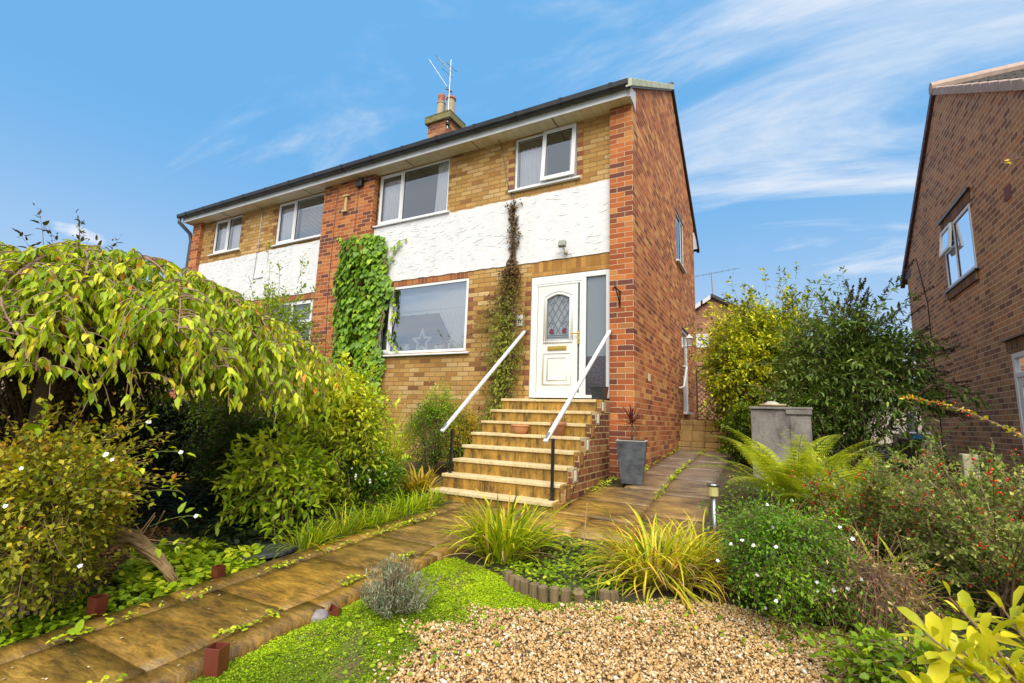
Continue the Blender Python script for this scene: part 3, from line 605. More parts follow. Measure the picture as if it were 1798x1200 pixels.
for k, (y, z) in enumerate(NZ):
    yb_ = .0 if k == 0 else NZ[k-1][0]+.04
    mb = MB(); nn = [xl[k]] + sorted(rng.uniform(-1.9, -.6, 2)) + [XRt-.055 if k < 7 else XRt-.06]
    if nn[2]-nn[1] < .3: nn = [nn[0], nn[0]+.6, nn[0]+1.18, nn[3]]
    for a, b in zip(nn[:-1], nn[1:]):
        mb.box(a+.0015, b-.0015, y+rng.normal(0,.003), yb_, z-.042, z+rng.normal(0,.0015))
    mb.build('tread', M_tread, steps, bevel=.007)
    zl = (NZ[k+1][1] if k < 7 else -1.46)
    mb = MB()
    js = [nn[0]+.015] + sorted(rng.uniform(nn[0]+.4, -.8, 2)) + [XRt-.06]
    if js[2]-js[1] < .25: js = [js[0], js[0]+.62, js[0]+1.1, js[3]]
    for a, b in zip(js[:-1], js[1:]): mb.box(a+.002, b-.002, y+.022+rng.normal(0,.002), yb_+.03, zl-.02, z-.0425)
    mb.build('riser', M_riser, steps, bevel=.004)
# right flank: brick wall stepped under the treads, bricks on end at each step
mb = MB(); x0, x1 = XRt-.055, -.372
pts = [(-.108,-1.5)]
poly = [(x1-.03,-1.85,-1.48)]
for k in range(7, 0, -1):
    y, z = NZ[k-1]; 
    poly += [(x1-.03, NZ[k-1][0]+.01, NZ[k][1]-.16 if k == 7 else NZ[k][1]-.05), (x1-.03, NZ[k-1][0]+.01, NZ[k-1][1]-.05)]
poly += [(x1-.03,-.108,NZ[0][1]-.05),(x1-.03,-.108,-1.48)]
mb = MB(); mb.prism(poly, (-.03,0,0), (.03,0,0)); mb.build('flank_wall', M_side, steps)
M_endw = vmat('white_painted_brick', (.60,.56,.48), (.76,.74,.68), 22, .8, .4); M_endr = vmat('end_red_brick', (.24,.09,.05), (.34,.14,.07), 22, .85, .4); M_mort = vmat('rough_mortar', (.28,.22,.11), (.42,.33,.18), 20, .95, .5)
for k in range(7):
    y, z = NZ[k]
    mb = MB(); mb.box(XRt-.054, -.366, y+.012, y+.16, z-.185, z-.002); mb.build('flank_end', M_mort if k % 2 else M_riser, steps, bevel=.006)
    mb = MB(); mb.box(-.3665, -.358, y+.045, y+.105, z-.16, z-.035); mb.build('end_brick', M_endw if k % 2 or k == 0 else M_endr, steps, bevel=.004)
mb = MB(); mb.box(XRt-.054, -.36, NZ[0][0]+.162, -.108, NZ[0][1]-.19, NZ[0][1]-.003)
mb.build('flank_end', M_mort, steps, bevel=.006)
mb = MB()
for y_ in (-.33,-.255,-.18): mb.box(-.3605,-.354, y_, y_+.055, -.24, -.1)
mb.build('end_brick', M_endr, steps, bevel=.004)
mb = MB(); mb.box(-.5,-.36,-2.0,-1.84,-1.48,-1.325); mb.build('flank_end', M_riser, steps, bevel=.006)
# handrails
def handrail(lo, hi, post_xy, base_z, label, seedlen=.09):
    t = thing('handrail', label, 'handrail', (post_xy[0], post_xy[1], base_z), 'handrails of the entrance steps')
    d = (Vector(hi)-Vector(lo)).normalized(); side = Vector((1,0,0)); side = (side - d*side.dot(d)).normalized(); up = d.cross(side)
    mb = MB(); c = (Vector(lo)+Vector(hi))/2; mb.obox(c, (d, side, up), ((Vector(hi)-Vector(lo)).length/2, .028, .02)); mb.build('rail', M_whitewood, t, bevel=.012)
    s = ((post_xy[1]-lo[1])/(hi[1]-lo[1])); zt = lo[2]+(hi[2]-lo[2])*s-.018
    mb = MB(); mb.obox((post_xy[0],post_xy[1],(base_z+zt)/2), ((1,0,0),(0,1,0),(0,0,1)), (.017,.017,(zt-base_z)/2)); mb.box(post_xy[0]-.035,post_xy[0]+.035,post_xy[1]-.035,post_xy[1]+.035,base_z+.001,base_z+.01); mb.tube([(post_xy[0],post_xy[1],base_z+.06),(post_xy[0],post_xy[1],base_z+.075)], .028, 10); mb.build('post', M_blackpaint, t, bevel=.003)
    mb = MB(); p = Vector(lo)+(Vector(hi)-Vector(lo))*s; mb.obox(p-up*.024, (d,side,up), (.05,.016,.004)); mb.obox(Vector(hi)+Vector((0,.02,0)), ((1,0,0),(0,1,0),(0,0,1)), (.02,.035,.014)); mb.build('bracket', M_metal, t)
handrail((-.60,-1.93,-.655), (-.352,-.16,.985), (-.525,-1.863), -1.32, 'white sloping rail on black post at the right side of the steps')
handrail((-2.20,-1.81,-.60), (-1.86,-.07,1.08), (-2.07,-1.745), -1.318, 'white sloping rail on black post at the left side of the steps, by the climber')
# pots on the steps
t = thing('flower_pot', 'wide round terracotta pot with rolled rim on the steps', 'pot', (-1.385,-1.06,-.602))
mb = MB(); mb.lathe((-1.385,-1.06,-.600), [(.075,0),(.10,.03),(.116,.08),(.122,.115),(.112,.117),(.10,.10),(.0,.098)], 28); mb.build('body', M_terra, t, smooth=True)
mb = MB(); mb.lathe((-1.385,-1.06,-.488), [(.122,-.012),(.131,-.008),(.133,.006),(.128,.016),(.112,.016),(.110,-.004)], 28); mb.build('rim', M_terra, t, smooth=True)
mb = MB(); mb.lathe((-1.385,-1.06,-.503), [(.105,0),(.06,.006),(0,.008)], 16); mb.build('soil', M_soil, t)
t = thing('flower_pot', 'taller weathered terracotta pot half hidden behind the right handrail', 'pot', (-.80,-1.05,-.602))
M_terra2 = vmat('weathered_terracotta', (.30,.11,.055), (.44,.19,.10), 14, .85, .4)
mb = MB(); mb.lathe((-.80,-1.05,-.600), [(.062,0),(.092,.13),(.095,.135)], 24); mb.build('body', M_terra2, t, smooth=True)
mb = MB(); mb.lathe((-.80,-1.05,-.466), [(.096,-.004),(.107,-.002),(.112,.048),(.102,.05),(.095,.02)], 24); mb.build('rim', M_terra2, t, smooth=True)
mb = MB(); mb.lathe((-.80,-1.05,-.45), [(.094,0),(0,.008)], 16); mb.build('soil', M_soil, t)
t = thing('square_planter', 'small black square planter on the top step below the side light', 'planter', (-.47,-.27,-.077))
mb = MB(); mb.add([(-.56,-.37,-.074),(-.385,-.37,-.074),(-.385,-.20,-.074),(-.56,-.20,-.074),(-.585,-.39,.125),(-.36,-.39,.125),(-.36,-.18,.125),(-.585,-.18,.125),(-.57,-.375,.125),(-.375,-.375,.125),(-.375,-.195,.125),(-.57,-.195,.125),(-.57,-.375,.09),(-.375,-.375,.09),(-.375,-.195,.09),(-.57,-.195,.09)],
    [(0,3,2,1),(0,1,5,4),(1,2,6,5),(2,3,7,6),(3,0,4,7),(4,5,9,8),(5,6,10,9),(6,7,11,10),(7,4,8,11),(8,9,13,12),(9,10,14,13),(10,11,15,14),(11,8,12,15)]); mb.build('body', vmat('black_planter', (.018,.02,.022), (.04,.045,.048), 16, .35), t, bevel=.012)
mb = MB(); mb.quad((-.568,-.373,.10),(-.377,-.373,.10),(-.377,-.197,.10),(-.568,-.197,.10)); mb.build('soil', M_soil, t)
# tall tapered planter with a cordyline
t = thing('tall_planter', 'tall tapered grey zinc planter standing by the brick corner', 'planter', (.09,-.58,-1.2))
def taper(c, hb, ht, zb, zt, wall, ang):
    ca, sa_ = math.cos(ang), math.sin(ang); v = []
    for h, z in ((hb,zb),(ht,zt),(ht-wall,zt),(ht-wall-.02,zt-.06)):
        for sx, sy in ((-1,-1),(1,-1),(1,1),(-1,1)): v.append((c[0]+h*(sx*ca-sy*sa_), c[1]+h*(sx*sa_+sy*ca), z))
    f = [(0,3,2,1)] + [(r*4+k, r*4+(k+1)%4, r*4+4+(k+1)%4, r*4+4+k) for r in range(3) for k in range(4)]
    return v, f
an = R(10); mb = MB(); v, f_ = taper((.065,-.50), .138, .198, -1.205, -.635, .022, an); mb.add(v, f_); mb.build('body', M_lead_planter, t, bevel=.006)
mb = MB(); v, f_ = taper((.065,-.50), .199, .203, -.640, -.628, .03, an); mb.add(v[:12], f_[1:9]); mb.build('rim', M_plrim, t, bevel=.003)
mb = MB(); v, f_ = taper((.065,-.50), .17, .17, -.70, -.69, .02, an); mb.add(v[4:8], [(0,1,2,3)]); mb.build('soil', M_soil, t)

# ------------------------------------------------------------------ fittings on the walls
t = thing('floodlight', 'small square floodlight with sensor on the white render above the door', 'floodlight', (-1.16,-.02,2.45))
mb = MB(); mb.obox((-1.165,-.16,2.50), ((1,0,0),(0,.95,-.3),(0,.3,.95)), (.062,.035,.055)); mb.build('housing', vmat('lamp_housing', (.20,.22,.18), (.27,.29,.24), 8, .4), t, bevel=.008)
mb = MB(); mb.obox((-1.165,-.197,2.488), ((1,0,0),(0,.95,-.3),(0,.3,.95)), (.052,.003,.044)); mb.build('lens', vmat('lamp_lens', (.06,.085,.065), (.11,.14,.11), 9, .1), t)
mb = MB(); mb.tube([(-1.14,-.02,2.40),(-1.14,-.09,2.40),(-1.16,-.14,2.45)], .012, 8); mb.box(-1.175,-1.105,-.035,-.018,2.36,2.44); mb.build('bracket', M_whitewood, t)
mb = MB(); mb.lathe((-1.12,-.11,2.36), [(.0,-.03),(.03,-.02),(.035,.01),(.02,.03),(0,.03)], 14); mb.build('sensor', M_pot_cream, t, smooth=True)
mb = MB(); mb.tube([(-1.08,-.03,2.40),(-1.05,-.05,2.36),(-1.045,-.03,2.30)], .005, 5); mb.build('cable', M_white, t)
t = thing('alarm_box', 'small black box under the soffit at the top of the central brick pier', 'alarm box', (-6.0,-.11,4.6))
mb = MB(); mb.box(-6.09,-5.91,-.19,-.107,4.52,4.69); mb.build('casing', M_blackpaint, t, bevel=.02)
mb = MB(); mb.tube([(-6.06,-.13,4.69),(-6.06,-.13,4.76)], .008, 5); mb.build('cable', M_blackpaint, t)
t = thing('wall_ornament', 'pale cast bracket ornament fixed high on the central brick pier', 'ornament', (-6.4,-.11,4.0))
M_orn = vmat('ochre_stone', (.46,.32,.12), (.55,.42,.20), 12, .7)
mb = MB(); mb.box(-6.43,-6.36,-.15,-.107,4.06,4.37); mb.build('shaft', M_orn, t, bevel=.012)
mb = MB(); mb.box(-6.48,-6.31,-.17,-.107,4.37,4.42); mb.build('cap', M_orn, t, bevel=.012)
mb = MB(); mb.box(-6.49,-6.33,-.16,-.107,4.02,4.06); mb.build('foot', M_orn, t, bevel=.01)
t = thing('basket_bracket', 'black iron scroll bracket for a hanging basket on the corner pier', 'bracket', (-.21,-.11,1.45))
mb = MB(); mb.box(-.222,-.196,-.116,-.107,1.36,1.62); mb.build('back_plate', M_blackpaint, t)
mb = MB(); mb.tube([(-.209,-.116,1.60),(-.23,-.22,1.63),(-.25,-.30,1.62),(-.255,-.33,1.60),(-.25,-.325,1.575),(-.24,-.30,1.58)], .011, 6); mb.tube([(-.209,-.116,1.40),(-.215,-.15,1.46),(-.225,-.21,1.55),(-.235,-.25,1.62)], .010, 6); mb.lathe((-.235,-.27,1.645), [(.0,-.02),(.02,-.01),(.018,.012),(0,.02)], 8); mb.build('arm', M_blackpaint, t)
t = thing('number_plaque', 'white house number plaque half covered by the brown climber', 'plaque', (-1.99,-.012,1.28))
mb = MB(); mb.box(-2.06,-1.935,-.022,-.001,1.19,1.385); mb.build('plate', vmat('white_ceramic', (.76,.75,.72), (.82,.82,.80), 5, .25), t, bevel=.006)
fc = bpy.data.curves.new('number', 'FONT'); fc.body = '6'; fc.size = .135; fc.extrude = .002; fc.align_x = 'CENTER'; fo = bpy.data.objects.new('number', fc)
COL.objects.link(fo); bpy.context.view_layer.update(); me = bpy.data.meshes.new_from_object(fo); bpy.data.objects.remove(fo)
no = bpy.data.objects.new('number', me); COL.objects.link(no); me.materials.clear(); me.materials.append(M_blackpaint)
me.transform(Matrix.Translation((-1.985,-.0255,1.245)) @ Matrix.Rotation(R(90), 4, 'X')); attach(no, t)
def lantern(c, label, n):
    t = thing('wall_lantern', label, 'lantern', c); x, y, z = c
    mb = MB(); mb.box(.001,.02,y-.06,y+.06,z-.16,z+.09); mb.build('back_plate', M_white, t, bevel=.006)
    mb = MB(); mb.tube([(.02,y,z-.1),(.10,y,z-.14),(.16,y,z-.1)], .012, 6); mb.build('arm', M_metal, t)
    mb = MB(); mb.lathe((.16,y,z-.09), [(.045,0),(.07,.15)], 6); mb.build('lamp_glass', vmat('lantern_glass', (.34,.30,.31), (.46,.42,.42), 8, .15), t)
    mb = MB(); mb.lathe((.16,y,z+.062), [(.092,0),(.085,.02),(.03,.075),(.012,.10),(0,.11)], 6); mb.lathe((.16,y,z-.1), [(.05,-.012),(.05,.008)], 6); mb.build('hood', M_whitewood, t)
lantern((.0,4.28,1.50), 'white coach lantern beside the side door on the red gable', 0)
t = thing('grab_rail', 'short white grab rail fixed below the lantern by the side door', 'rail', (.06,3.9,.5))
mb = MB(); mb.tube([(.03,4.32,.93),(.09,4.30,.90),(.10,3.80,.42),(.03,3.78,.40)], .026, 8); mb.build('rail', M_white, t, smooth=True)
mb = MB(); mb.lathe((.02,4.32,.93), [(.045,-.012),(.045,.012)], 10); mb.lathe((.02,3.78,.40), [(.045,-.012),(.045,.012)], 10); mb.build('flange', M_white, t)
tag(MB().box(.0,.006,.80,.97,.30,.42).build('wall_vent', vmat('cream_vent', (.62,.52,.32), (.70,.6,.42), 12, .8), None, .002), 'small cream vent brick low on the red gable wall', 'vent')

# TV aerials
def yagi(mb, a, b, nel, L, refl=False):
    a, b = Vector(a), Vector(b); mb.tube([a, b], .012, 5); d = (b-a).normalized(); s = d.cross(Vector((0,0,1))).normalized()
    for i in range(nel): p = a+(b-a)*(i+.3)/nel; mb.tube([p-s*L/2, p+s*L/2], .006, 4)
    if refl:
        u = s.cross(d)
        for k in (-1, 1):
            p = b+u*.1*k; mb.tube([p-s*L*.7, p+s*L*.7], .008, 4)
t = thing('tv_aerial', 'tall yagi aerial with many cross rods on the chimney stack', 'aerial', (-6.08,2.95,7.8))
mb = MB(); mb.tube([(-6.08,2.95,7.75),(-6.085,2.95,9.95)], .016, 6); mb.build('mast', M_metal, t)
mb = MB(); yagi(mb, (-6.62,3.0,10.25), (-6.12,2.95,9.62), 8, .34, True); mb.build('boom', M_metal, t)
mb = MB(); mb.box(-6.13,-6.03,2.90,3.0,7.86,7.92); mb.box(-6.13,-6.03,2.90,3.0,8.02,8.06); mb.build('clamp', M_blackpaint, t)
t = thing('tv_aerial', 'lower aerial with one long bare boom on the chimney stack', 'aerial', (-6.55,3.3,8.6))
mb = MB(); mb.tube([(-6.47,3.62,8.1),(-6.47,3.4,9.4)], .013, 6); mb.build('mast', M_metal, t)
mb = MB(); mb.tube([(-7.22,3.3,10.62),(-6.4,3.4,9.32)], .013, 5); mb.tube([(-6.50,3.3,9.38),(-6.34,3.45,9.32)], .02, 5); mb.tube([(-6.42,3.25,9.4),(-6.42,3.55,9.3)], .008, 4); mb.build('boom', M_metal, t)

# ------------------------------------------------------------------ things behind the window glass
def fabric(name, c1, c2, tr=.3):
    t = NT(name); t.base(t.ramp(t.noise(30, 3), [(.3, c1), (.7, c2)])); t.rough(.9); tl = t.new('ShaderNodeBsdfTranslucent', {0: (*c2, 1)})
    mx = t.new('ShaderNodeMixShader', {0: tr}); t.l.new(t.bs.outputs[0], mx.inputs[1]); t.l.new(tl.outputs[0], mx.inputs[2]); t.l.new(mx.outputs[0], t.out.inputs[0]); return t.m
M_net = fabric('net_curtain', (.76,.77,.80), (.86,.87,.89), .15); M_blind = fabric('white_blind', (.80,.81,.83), (.88,.89,.90), .05)
def drape(name, label, top, bot, y, z0, z1, folds, amp=.028, mat=M_net, gather=None, group=None):
    nu, nv = folds*8, 14; V = []
    for j in range(nv+1):
        f = j/nv; a = top[0]+(bot[0]-top[0])*f; b = top[1]+(bot[1]-top[1])*(f if gather is None else f**gather)
        for i in range(nu+1):
            u = i/nu; V.append((a+(b-a)*u, y+amp*math.sin(u*folds*2*math.pi+.4*math.sin(3*f))*(.6+.4*f), z1+(z0-z1)*f))
    k = np.add.outer(np.arange(nv)*(nu+1), np.arange(nu)).ravel(); o = np_mesh(name, np.array(V), [np.stack([k, k+1, k+nu+2, k+nu+1], 1)], mat, smooth=True)
    return tag(o, label, 'curtain', group)
drape('net_curtain', 'white net curtain on the left inside the upper window over the door', (-2.15,-1.72), (-2.15,-1.68), .115, 3.74, 4.55, 5)
drape('net_curtain', 'narrow white net curtain behind the open casement of the upper window', (-1.16,-1.02), (-1.18,-1.02), .115, 3.74, 4.6, 2)
drape('net_curtain', 'white curtain filling the narrow left light of the wide bedroom window', (-5.5,-4.98), (-5.5,-5.0), .115, 3.6, 4.62, 6)
drape('net_curtain', 'white curtain drawn back on the right of the wide bedroom window', (-4.05,-3.72), (-4.1,-3.72), .115, 3.6, 4.7, 4)
drape('net_curtain', 'white curtain gathered to the right edge of the living room window', (-3.86,-3.12), (-3.38,-3.12), .14, .82, 1.62, 7, .022, gather=.6)
drape('net_curtain', 'grey curtain inside the narrow left light of the neighbour window', (-8.88,-8.36), (-8.88,-8.36), .115, 3.66, 4.62, 6)
drape('net_curtain', 'pale curtain inside the left light of the far end window', (-11.5,-11.03), (-11.5,-11.03), .13, 3.8, 4.6, 4, .012)
drape('net_curtain', 'pale curtain inside the right light of the far end window', (-10.95,-10.43), (-10.95,-10.43), .13, 3.8, 4.55, 4, .012)
drape('net_curtain', 'white net curtain behind the narrow ivy covered light of the living room window', (-5.22,-4.98), (-5.22,-4.98), .12, .82, 2.12, 3, .012)
# scalloped roller blind
mb = MB(); n = 60; xs = np.linspace(-4.86, -3.11, n+1); zb_ = [1.62 - .035*abs(math.sin((x+4.86)/.35*math.pi)) - .012*math.cos((x+4.86)/.175*math.pi) for x in xs]
for i in range(n): mb.quad((xs[i],.16,zb_[i]),(xs[i+1],.16,zb_[i+1]),(xs[i+1],.16,2.15),(xs[i],.16,2.15))
bl = tag(mb.build('roller_blind', M_blind), 'white roller blind with scalloped hem in the living room window', 'blind')
mb = MB(); mb.box(-4.86,-3.11,.148,.156,1.665,1.685); mb.build('hem_bar', M_white, bl)
def slats(name, label, x0, x1, z0, z1, y, pitch, mat, tilt=.35):
    mb = MB(); z = z0
    while z < z1: mb.quad((x0,y,z),(x1,y,z),(x1,y+.022,z+pitch*tilt),(x0,y+.022,z+pitch*tilt)); z += pitch
    o = mb.build(name, mat); tag(o, label, 'blind'); mb = MB(); mb.box(x0,x1,y-.01,y+.035,z1,z1+.03); mb.build('head_rail', M_white, o); return o
slats('venetian_blind', 'white venetian blind half lowered in the wide neighbour bedroom window', -8.22, -7.2, 3.68, 4.5, .14, .034, M_blind, .75)
slats('venetian_blind', 'slatted blind in the neighbour ground floor window beside the brick pier', -8.9, -7.35, .65, 1.98, .16, .062, M_blind, .35)
# star and ornaments on the living room sill
mb = MB(); n = 5; cxs, czs = -4.22, 1.04
out = []; inn = []
for k in range(10):
    a = math.pi/2 + k*math.pi/5; r_ = .27 if k % 2 == 0 else .125; q = .17 if k % 2 == 0 else .078
    out.append((cxs+r_*math.cos(a), czs+r_*math.sin(a))); inn.append((cxs+q*math.cos(a), czs+q*math.sin(a)))
for k in range(10):
    j = (k+1) % 10; mb.prism([(out[k][0],.13,out[k][1]),(out[j][0],.13,out[j][1]),(inn[j][0],.13,inn[j][1]),(inn[k][0],.13,inn[k][1])], (0,0,0), (0,.035,0))
tag(mb.build('star_ornament', M_white), 'open white wooden star standing on the living room window sill', 'ornament')
def sill_box(name, label, x0, x1, z1, mat=M_white, roof=False):
    o = MB().box(x0,x1,.115,.19,.83,z1).build(name, mat, None, .006); tag(o, label, 'ornament')
    if roof:
        mb = MB(); mb.prism([(x0-.01,.11,z1),(x1+.01,.11,z1),((x0+x1)/2,.11,z1+.07)], (0,0,0), (0,.085,0)); mb.build('roof', mat, o); MB().box(x0+.04,x1-.04,.112,.116,.88,z1-.05).build('opening', M_metal, o)
sill_box('toy_house', 'tiny white house ornament on the sill next to the gathered curtain', -3.58, -3.43, 1.0, roof=True)
sill_box('card', 'small white card propped on the sill right of the star', -3.9, -3.70, .95)
t = tag(MB().lathe((-4.6,.15,.83), [(.05,0),(.085,.05),(.07,.12),(.03,.15),(.04,.17),(0,.18)], 14).build('teapot', M_white, None, smooth=True), 'small round white jar on the sill left of the star', 'ornament')
# window plants
# ================================================================== brown brick neighbour on the right
nb = thing('neighbour_house', 'brown brick gable house with white casement window at the right edge', 'house', (7.5, 3.6, -1.0))
XN = 4.866; NRY, NRZ = 4.10, 6.22
def nz_(y): return NRZ - (.635*(NRY-y) if y < NRY else .735*(y-NRY))
nh = [(3.08,4.57,2.32,3.46), (-.2,2.245,-1.3,.78)]
mb = MB(); y0, y1 = -.6, 7.58; ys_ = sorted({y0, y1, NRY, 7.0} | {v for h in nh for v in h[:2]}); zs_ = sorted({-2., 3.2, 2.32, -1.3, .78})
for a, b in zip(ys_[:-1], ys_[1:]):
    lim = min(nz_(a), nz_(b))-.06
    for c, d in zip(zs_[:-1], zs_[1:]):
        if any(h[0] < (a+b)/2 < h[1] and h[2] < (c+d)/2 < h[3] for h in nh): continue
        mb.quad((XN,b,c),(XN,a,c),(XN,a,d),(XN,b,d))
    if 3.05 < (a+b)/2 < 4.58:
        mb.quad((XN,b,3.46),(XN,a,3.46),(XN,a,nz_(a)-.06),(XN,b,nz_(b)-.06))
    else: mb.quad((XN,b,3.2),(XN,a,3.2),(XN,a,nz_(a)-.06),(XN,b,nz_(b)-.06))
for (a, b, c, d) in nh:
    for q in (((XN,a,c),(XN+.1,a,c),(XN+.1,a,d),(XN,a,d)), ((XN,b,c),(XN+.1,b,c),(XN+.1,b,d),(XN,b,d)), ((XN,a,d),(XN+.1,a,d),(XN+.1,b,d),(XN,b,d)), ((XN,b,c),(XN+.1,b,c),(XN+.1,a,c),(XN,a,c))): mb.quad(*q)
mb.quad((XN,7.58,-2),(13,7.58,-2),(13,7.58,3.6),(XN,7.58,3.6)); mb.quad((XN,-.6,-2),(13,-.6,-2),(13,-.6,3.2),(XN,-.6,3.2))
mb.build('gable_wall', M_nb, nb)
MB().box(XN+1.2, 12.9, -.5, 7.5, -2, 3.1).build('interior', M_dark, nb)
M_ntile = vmat('neighbour_roof_tile', (.05,.045,.042), (.10,.09,.075), 9, .85, .5); M_nverge = vmat('pinkish_verge_tile', (.36,.25,.20), (.48,.36,.29), 9, .8, .4); M_plum = vmat('plum_bargeboard', (.075,.035,.04), (.11,.055,.06), 9, .6)
for ya, yb_, in ((-.9, NRY), (8.05, NRY)):
    n = 16; mb = MB()
    for k in range(n):
        a, b = ya+(yb_-ya)*k/n, ya+(yb_-ya)*(k+1)/n
        for xx in np.arange(XN+.03, 8.4, .33):
            mb.prism([(xx,a,nz_(a)+.055),(xx,b,nz_(b)+.015),(xx,b,nz_(b)-.02),(xx,a,nz_(a)+.02)], (0,0,0), (.30,0,0))
    mb.build('roof', M_ntile, nb)
    mb = MB(); n = 16
    for k in range(n):
        a, b = ya+(yb_-ya)*(k+.02)/n, ya+(yb_-ya)*(k+.97)/n
        mb.prism([(XN,a,nz_(a)+.085),(XN,b,nz_(b)+.075),(XN,b,nz_(b)-.085),(XN,a,nz_(a)-.075)], (-.06,0,0), (.03,0,0))
    mb.build('verge', M_nverge if ya < 0 else M_plum, nb, bevel=.006)
mb = MB(); mb.tube([(XN-.07,NRY,NRZ+.06),(8.4,NRY,NRZ+.06)], .12, 10); mb.build('ridge_tile', M_nverge, nb)
mb = MB(); mb.prism([(XN,7.2,3.35),(XN,7.6,3.35),(XN,8.0,3.55),(XN,7.9,3.75),(XN,7.3,3.8)], (-.012,0,0), (.05,0,0)); mb.build('eaves_box', M_plum, nb)
TN = lambda u, d, w: (XN+d, u, w)
fw_ = window(nb, TN, 3.08,4.57,2.32,3.46, [(3.08,3.95,2.32,3.46),(3.95,4.57,2.32,3.02),(3.95,4.57,3.02,3.46)], d=-.01, t=.06, sash=(), sill=False, skip=(2,))
# its panes reflect a white sky; the top light is pushed open
mb = MB(lambda u, d, w: (XN+d-(3.46-w)*.10, u, w)); mb.frame(3.97,4.58,2.98,3.46,.06,-.05,-.01); sa2 = mb.build('sash', M_white, fw_, bevel=.004)
mb = MB(lambda u, d, w: (XN+d-(3.46-w)*.10, u, w)); mb.quad((4.03,-.03,3.04),(4.52,-.03,3.04),(4.52,-.03,3.40),(4.03,-.03,3.40)); mb.build('pane', M_glass, sa2)
mb = MB(); mb.box(XN-.012,XN+.03,3.02,4.64,3.475,3.66); mb.build('lintel', brick_mat('brown_soldier', [(0,(.13,.06,.04)),(1,(.28,.15,.08))], (.45,.33,.2), soldier=True, bw=.0855), nb)
mb = MB(); mb.box(XN-.05,XN+.02,2.98,4.68,3.66,3.70); mb.build('tile_drip', M_blackpaint, nb, bevel=.004); mb = MB(); mb.box(XN-.06,XN+.08,3.0,4.66,2.265,2.30); mb.build('tile_drip', M_blackpaint, nb, bevel=.004)
mb = MB(); mb.box(XN-.035,XN+.03,3.06,4.62,2.12,2.264); mb.build('brick_sill', bpy.data.materials['brown_soldier'], nb, bevel=.005)
drape('net_curtain', 'white blind drawn behind the casement window of the brown brick house', (0,0), (0,0), 0, 0, 0, 1) if False else None
mb = MB(); mb.quad((XN+.14,3.1,2.33),(XN+.14,4.55,2.33),(XN+.14,4.55,3.45),(XN+.14,3.1,3.45)); tag(mb.build('window_blind', M_white), 'white blind drawn behind the upper window of the brown brick house', 'blind')
# ground floor door of the neighbour
mb = MB(TN); mb.frame(1.2,2.24,-1.28,.77,.075,.0,.07); mb.box(1.276,2.164,.001,.069,.42,.49); nd = mb.build('door_frame', M_white, nb, bevel=.004)
mb = MB(TN); mb.quad((1.276,.03,.491),(2.164,.03,.491),(2.164,.03,.694),(1.276,.03,.694)); mb.build('pane', M_glass, nd)
mb = MB(TN); mb.frame(1.277,2.163,-1.2,.419,.12,.01,.05); mb.box(1.398,2.042,.02,.045,-1.08,-.3); mb.build('door_leaf', M_white, nd, bevel=.004)
mb = MB(TN); mb.quad((1.398,.03,-.299),(2.042,.03,-.299),(2.042,.03,.298),(1.398,.03,.298)); mb.build('pane', M_glass, nd)
mb = MB(TN); mb.box(-.15,1.19,.02,.06,-1.28,.77); mb.build('panel', M_white, nd)
mb = MB(); mb.box(XN-.012,XN+.03,-.3,2.33,.80,.965); mb.build('lintel', bpy.data.materials['brown_soldier'], nb)
mb = MB(); mb.box(XN-.05,XN+.02,-.3,2.40,.966,1.0); mb.build('tile_drip', M_blackpaint, nb)
mb = MB(); mb.tube([(XN-.01,6.6,3.6),(XN-.012,6.03,2.4),(XN-.012,6.0,-1.0)], .009, 5); mb.build('cable', M_blackpaint, nb)
mb = MB(); mb.box(XN-.01,XN+.01,1.55,1.75,2.9,3.1); mb.build('air_vent', vmat('terracotta_vent', (.16,.05,.05), (.24,.08,.07), 20, .8), nb)

# ================================================================== house far behind
bh = thing('far_house', 'red brick gable of a house seen behind the garden shrubs', 'house', (.5, 14, -.8))
hx0, hx1, hy = -3.4, 2.9, 13.6; ax, az = -.24, 4.79
M_far = brick_mat('far_brick', [(0,(.22,.10,.06)),(.5,(.36,.16,.09)),(1,(.42,.21,.12))], (.45,.33,.24))
mb = MB(); ez = az - .62*(ax-hx0); ez2 = az-.62*(hx1-ax); mb.add([(hx0,hy,-1.5),(hx1,hy,-1.5),(hx1,hy,ez2),(ax,hy,az),(hx0,hy,ez),(hx0,hy+7,-1.5),(hx1,hy+7,-1.5),(hx1,hy+7,ez2),(ax,hy+7,az),(hx0,hy+7,ez)], [(0,1,2,3,4),(1,6,7,2),(5,0,4,9),(6,5,9,8,7)]); mb.build('wall', M_far, bh)
mb = MB(); mb.prism([(hx0-.3,hy-.15,ez-.19),(ax,hy-.15,az),(ax,hy-.15,az+.14),(hx0-.3,hy-.15,ez-.05)], (0,0,0), (0,7.4,0)); mb.prism([(ax,hy-.15,az),(hx1+.3,hy-.15,ez2-.19),(hx1+.3,hy-.15,ez2-.05),(ax,hy-.15,az+.14)], (0,0,0), (0,7.4,0)); mb.build('roof', M_tile, bh)
mb = MB()
for k in range(9):
    f0, f1 = k/9+.01, (k+1)/9-.015; p = lambda f, dz: (hx0-.3+(ax-hx0+.3)*f, hy-.2, ez-.19+(az-ez+.19)*f+dz); mb.prism([p(f0,-.06),p(f1,-.06),p(f1,.12),p(f0,.12)], (0,0,0), (0,.06,0))
mb.build('verge', M_fascia, bh)
MB().frame(-.95,-.42,2.75,3.3,.07,hy-.04,hy-.005).box(-.88,-.49,hy-.03,hy-.02,2.82,3.23).build('window', M_white, bh)
t = thing('tv_aerial', 'thin horizontal aerial on a mast above the far brick gable', 'aerial', (-.24,13.9,4.8))
MB().tube([(-.24,13.9,4.7),(-.26,13.9,5.95)], .03, 6).build('mast', M_metal, t)
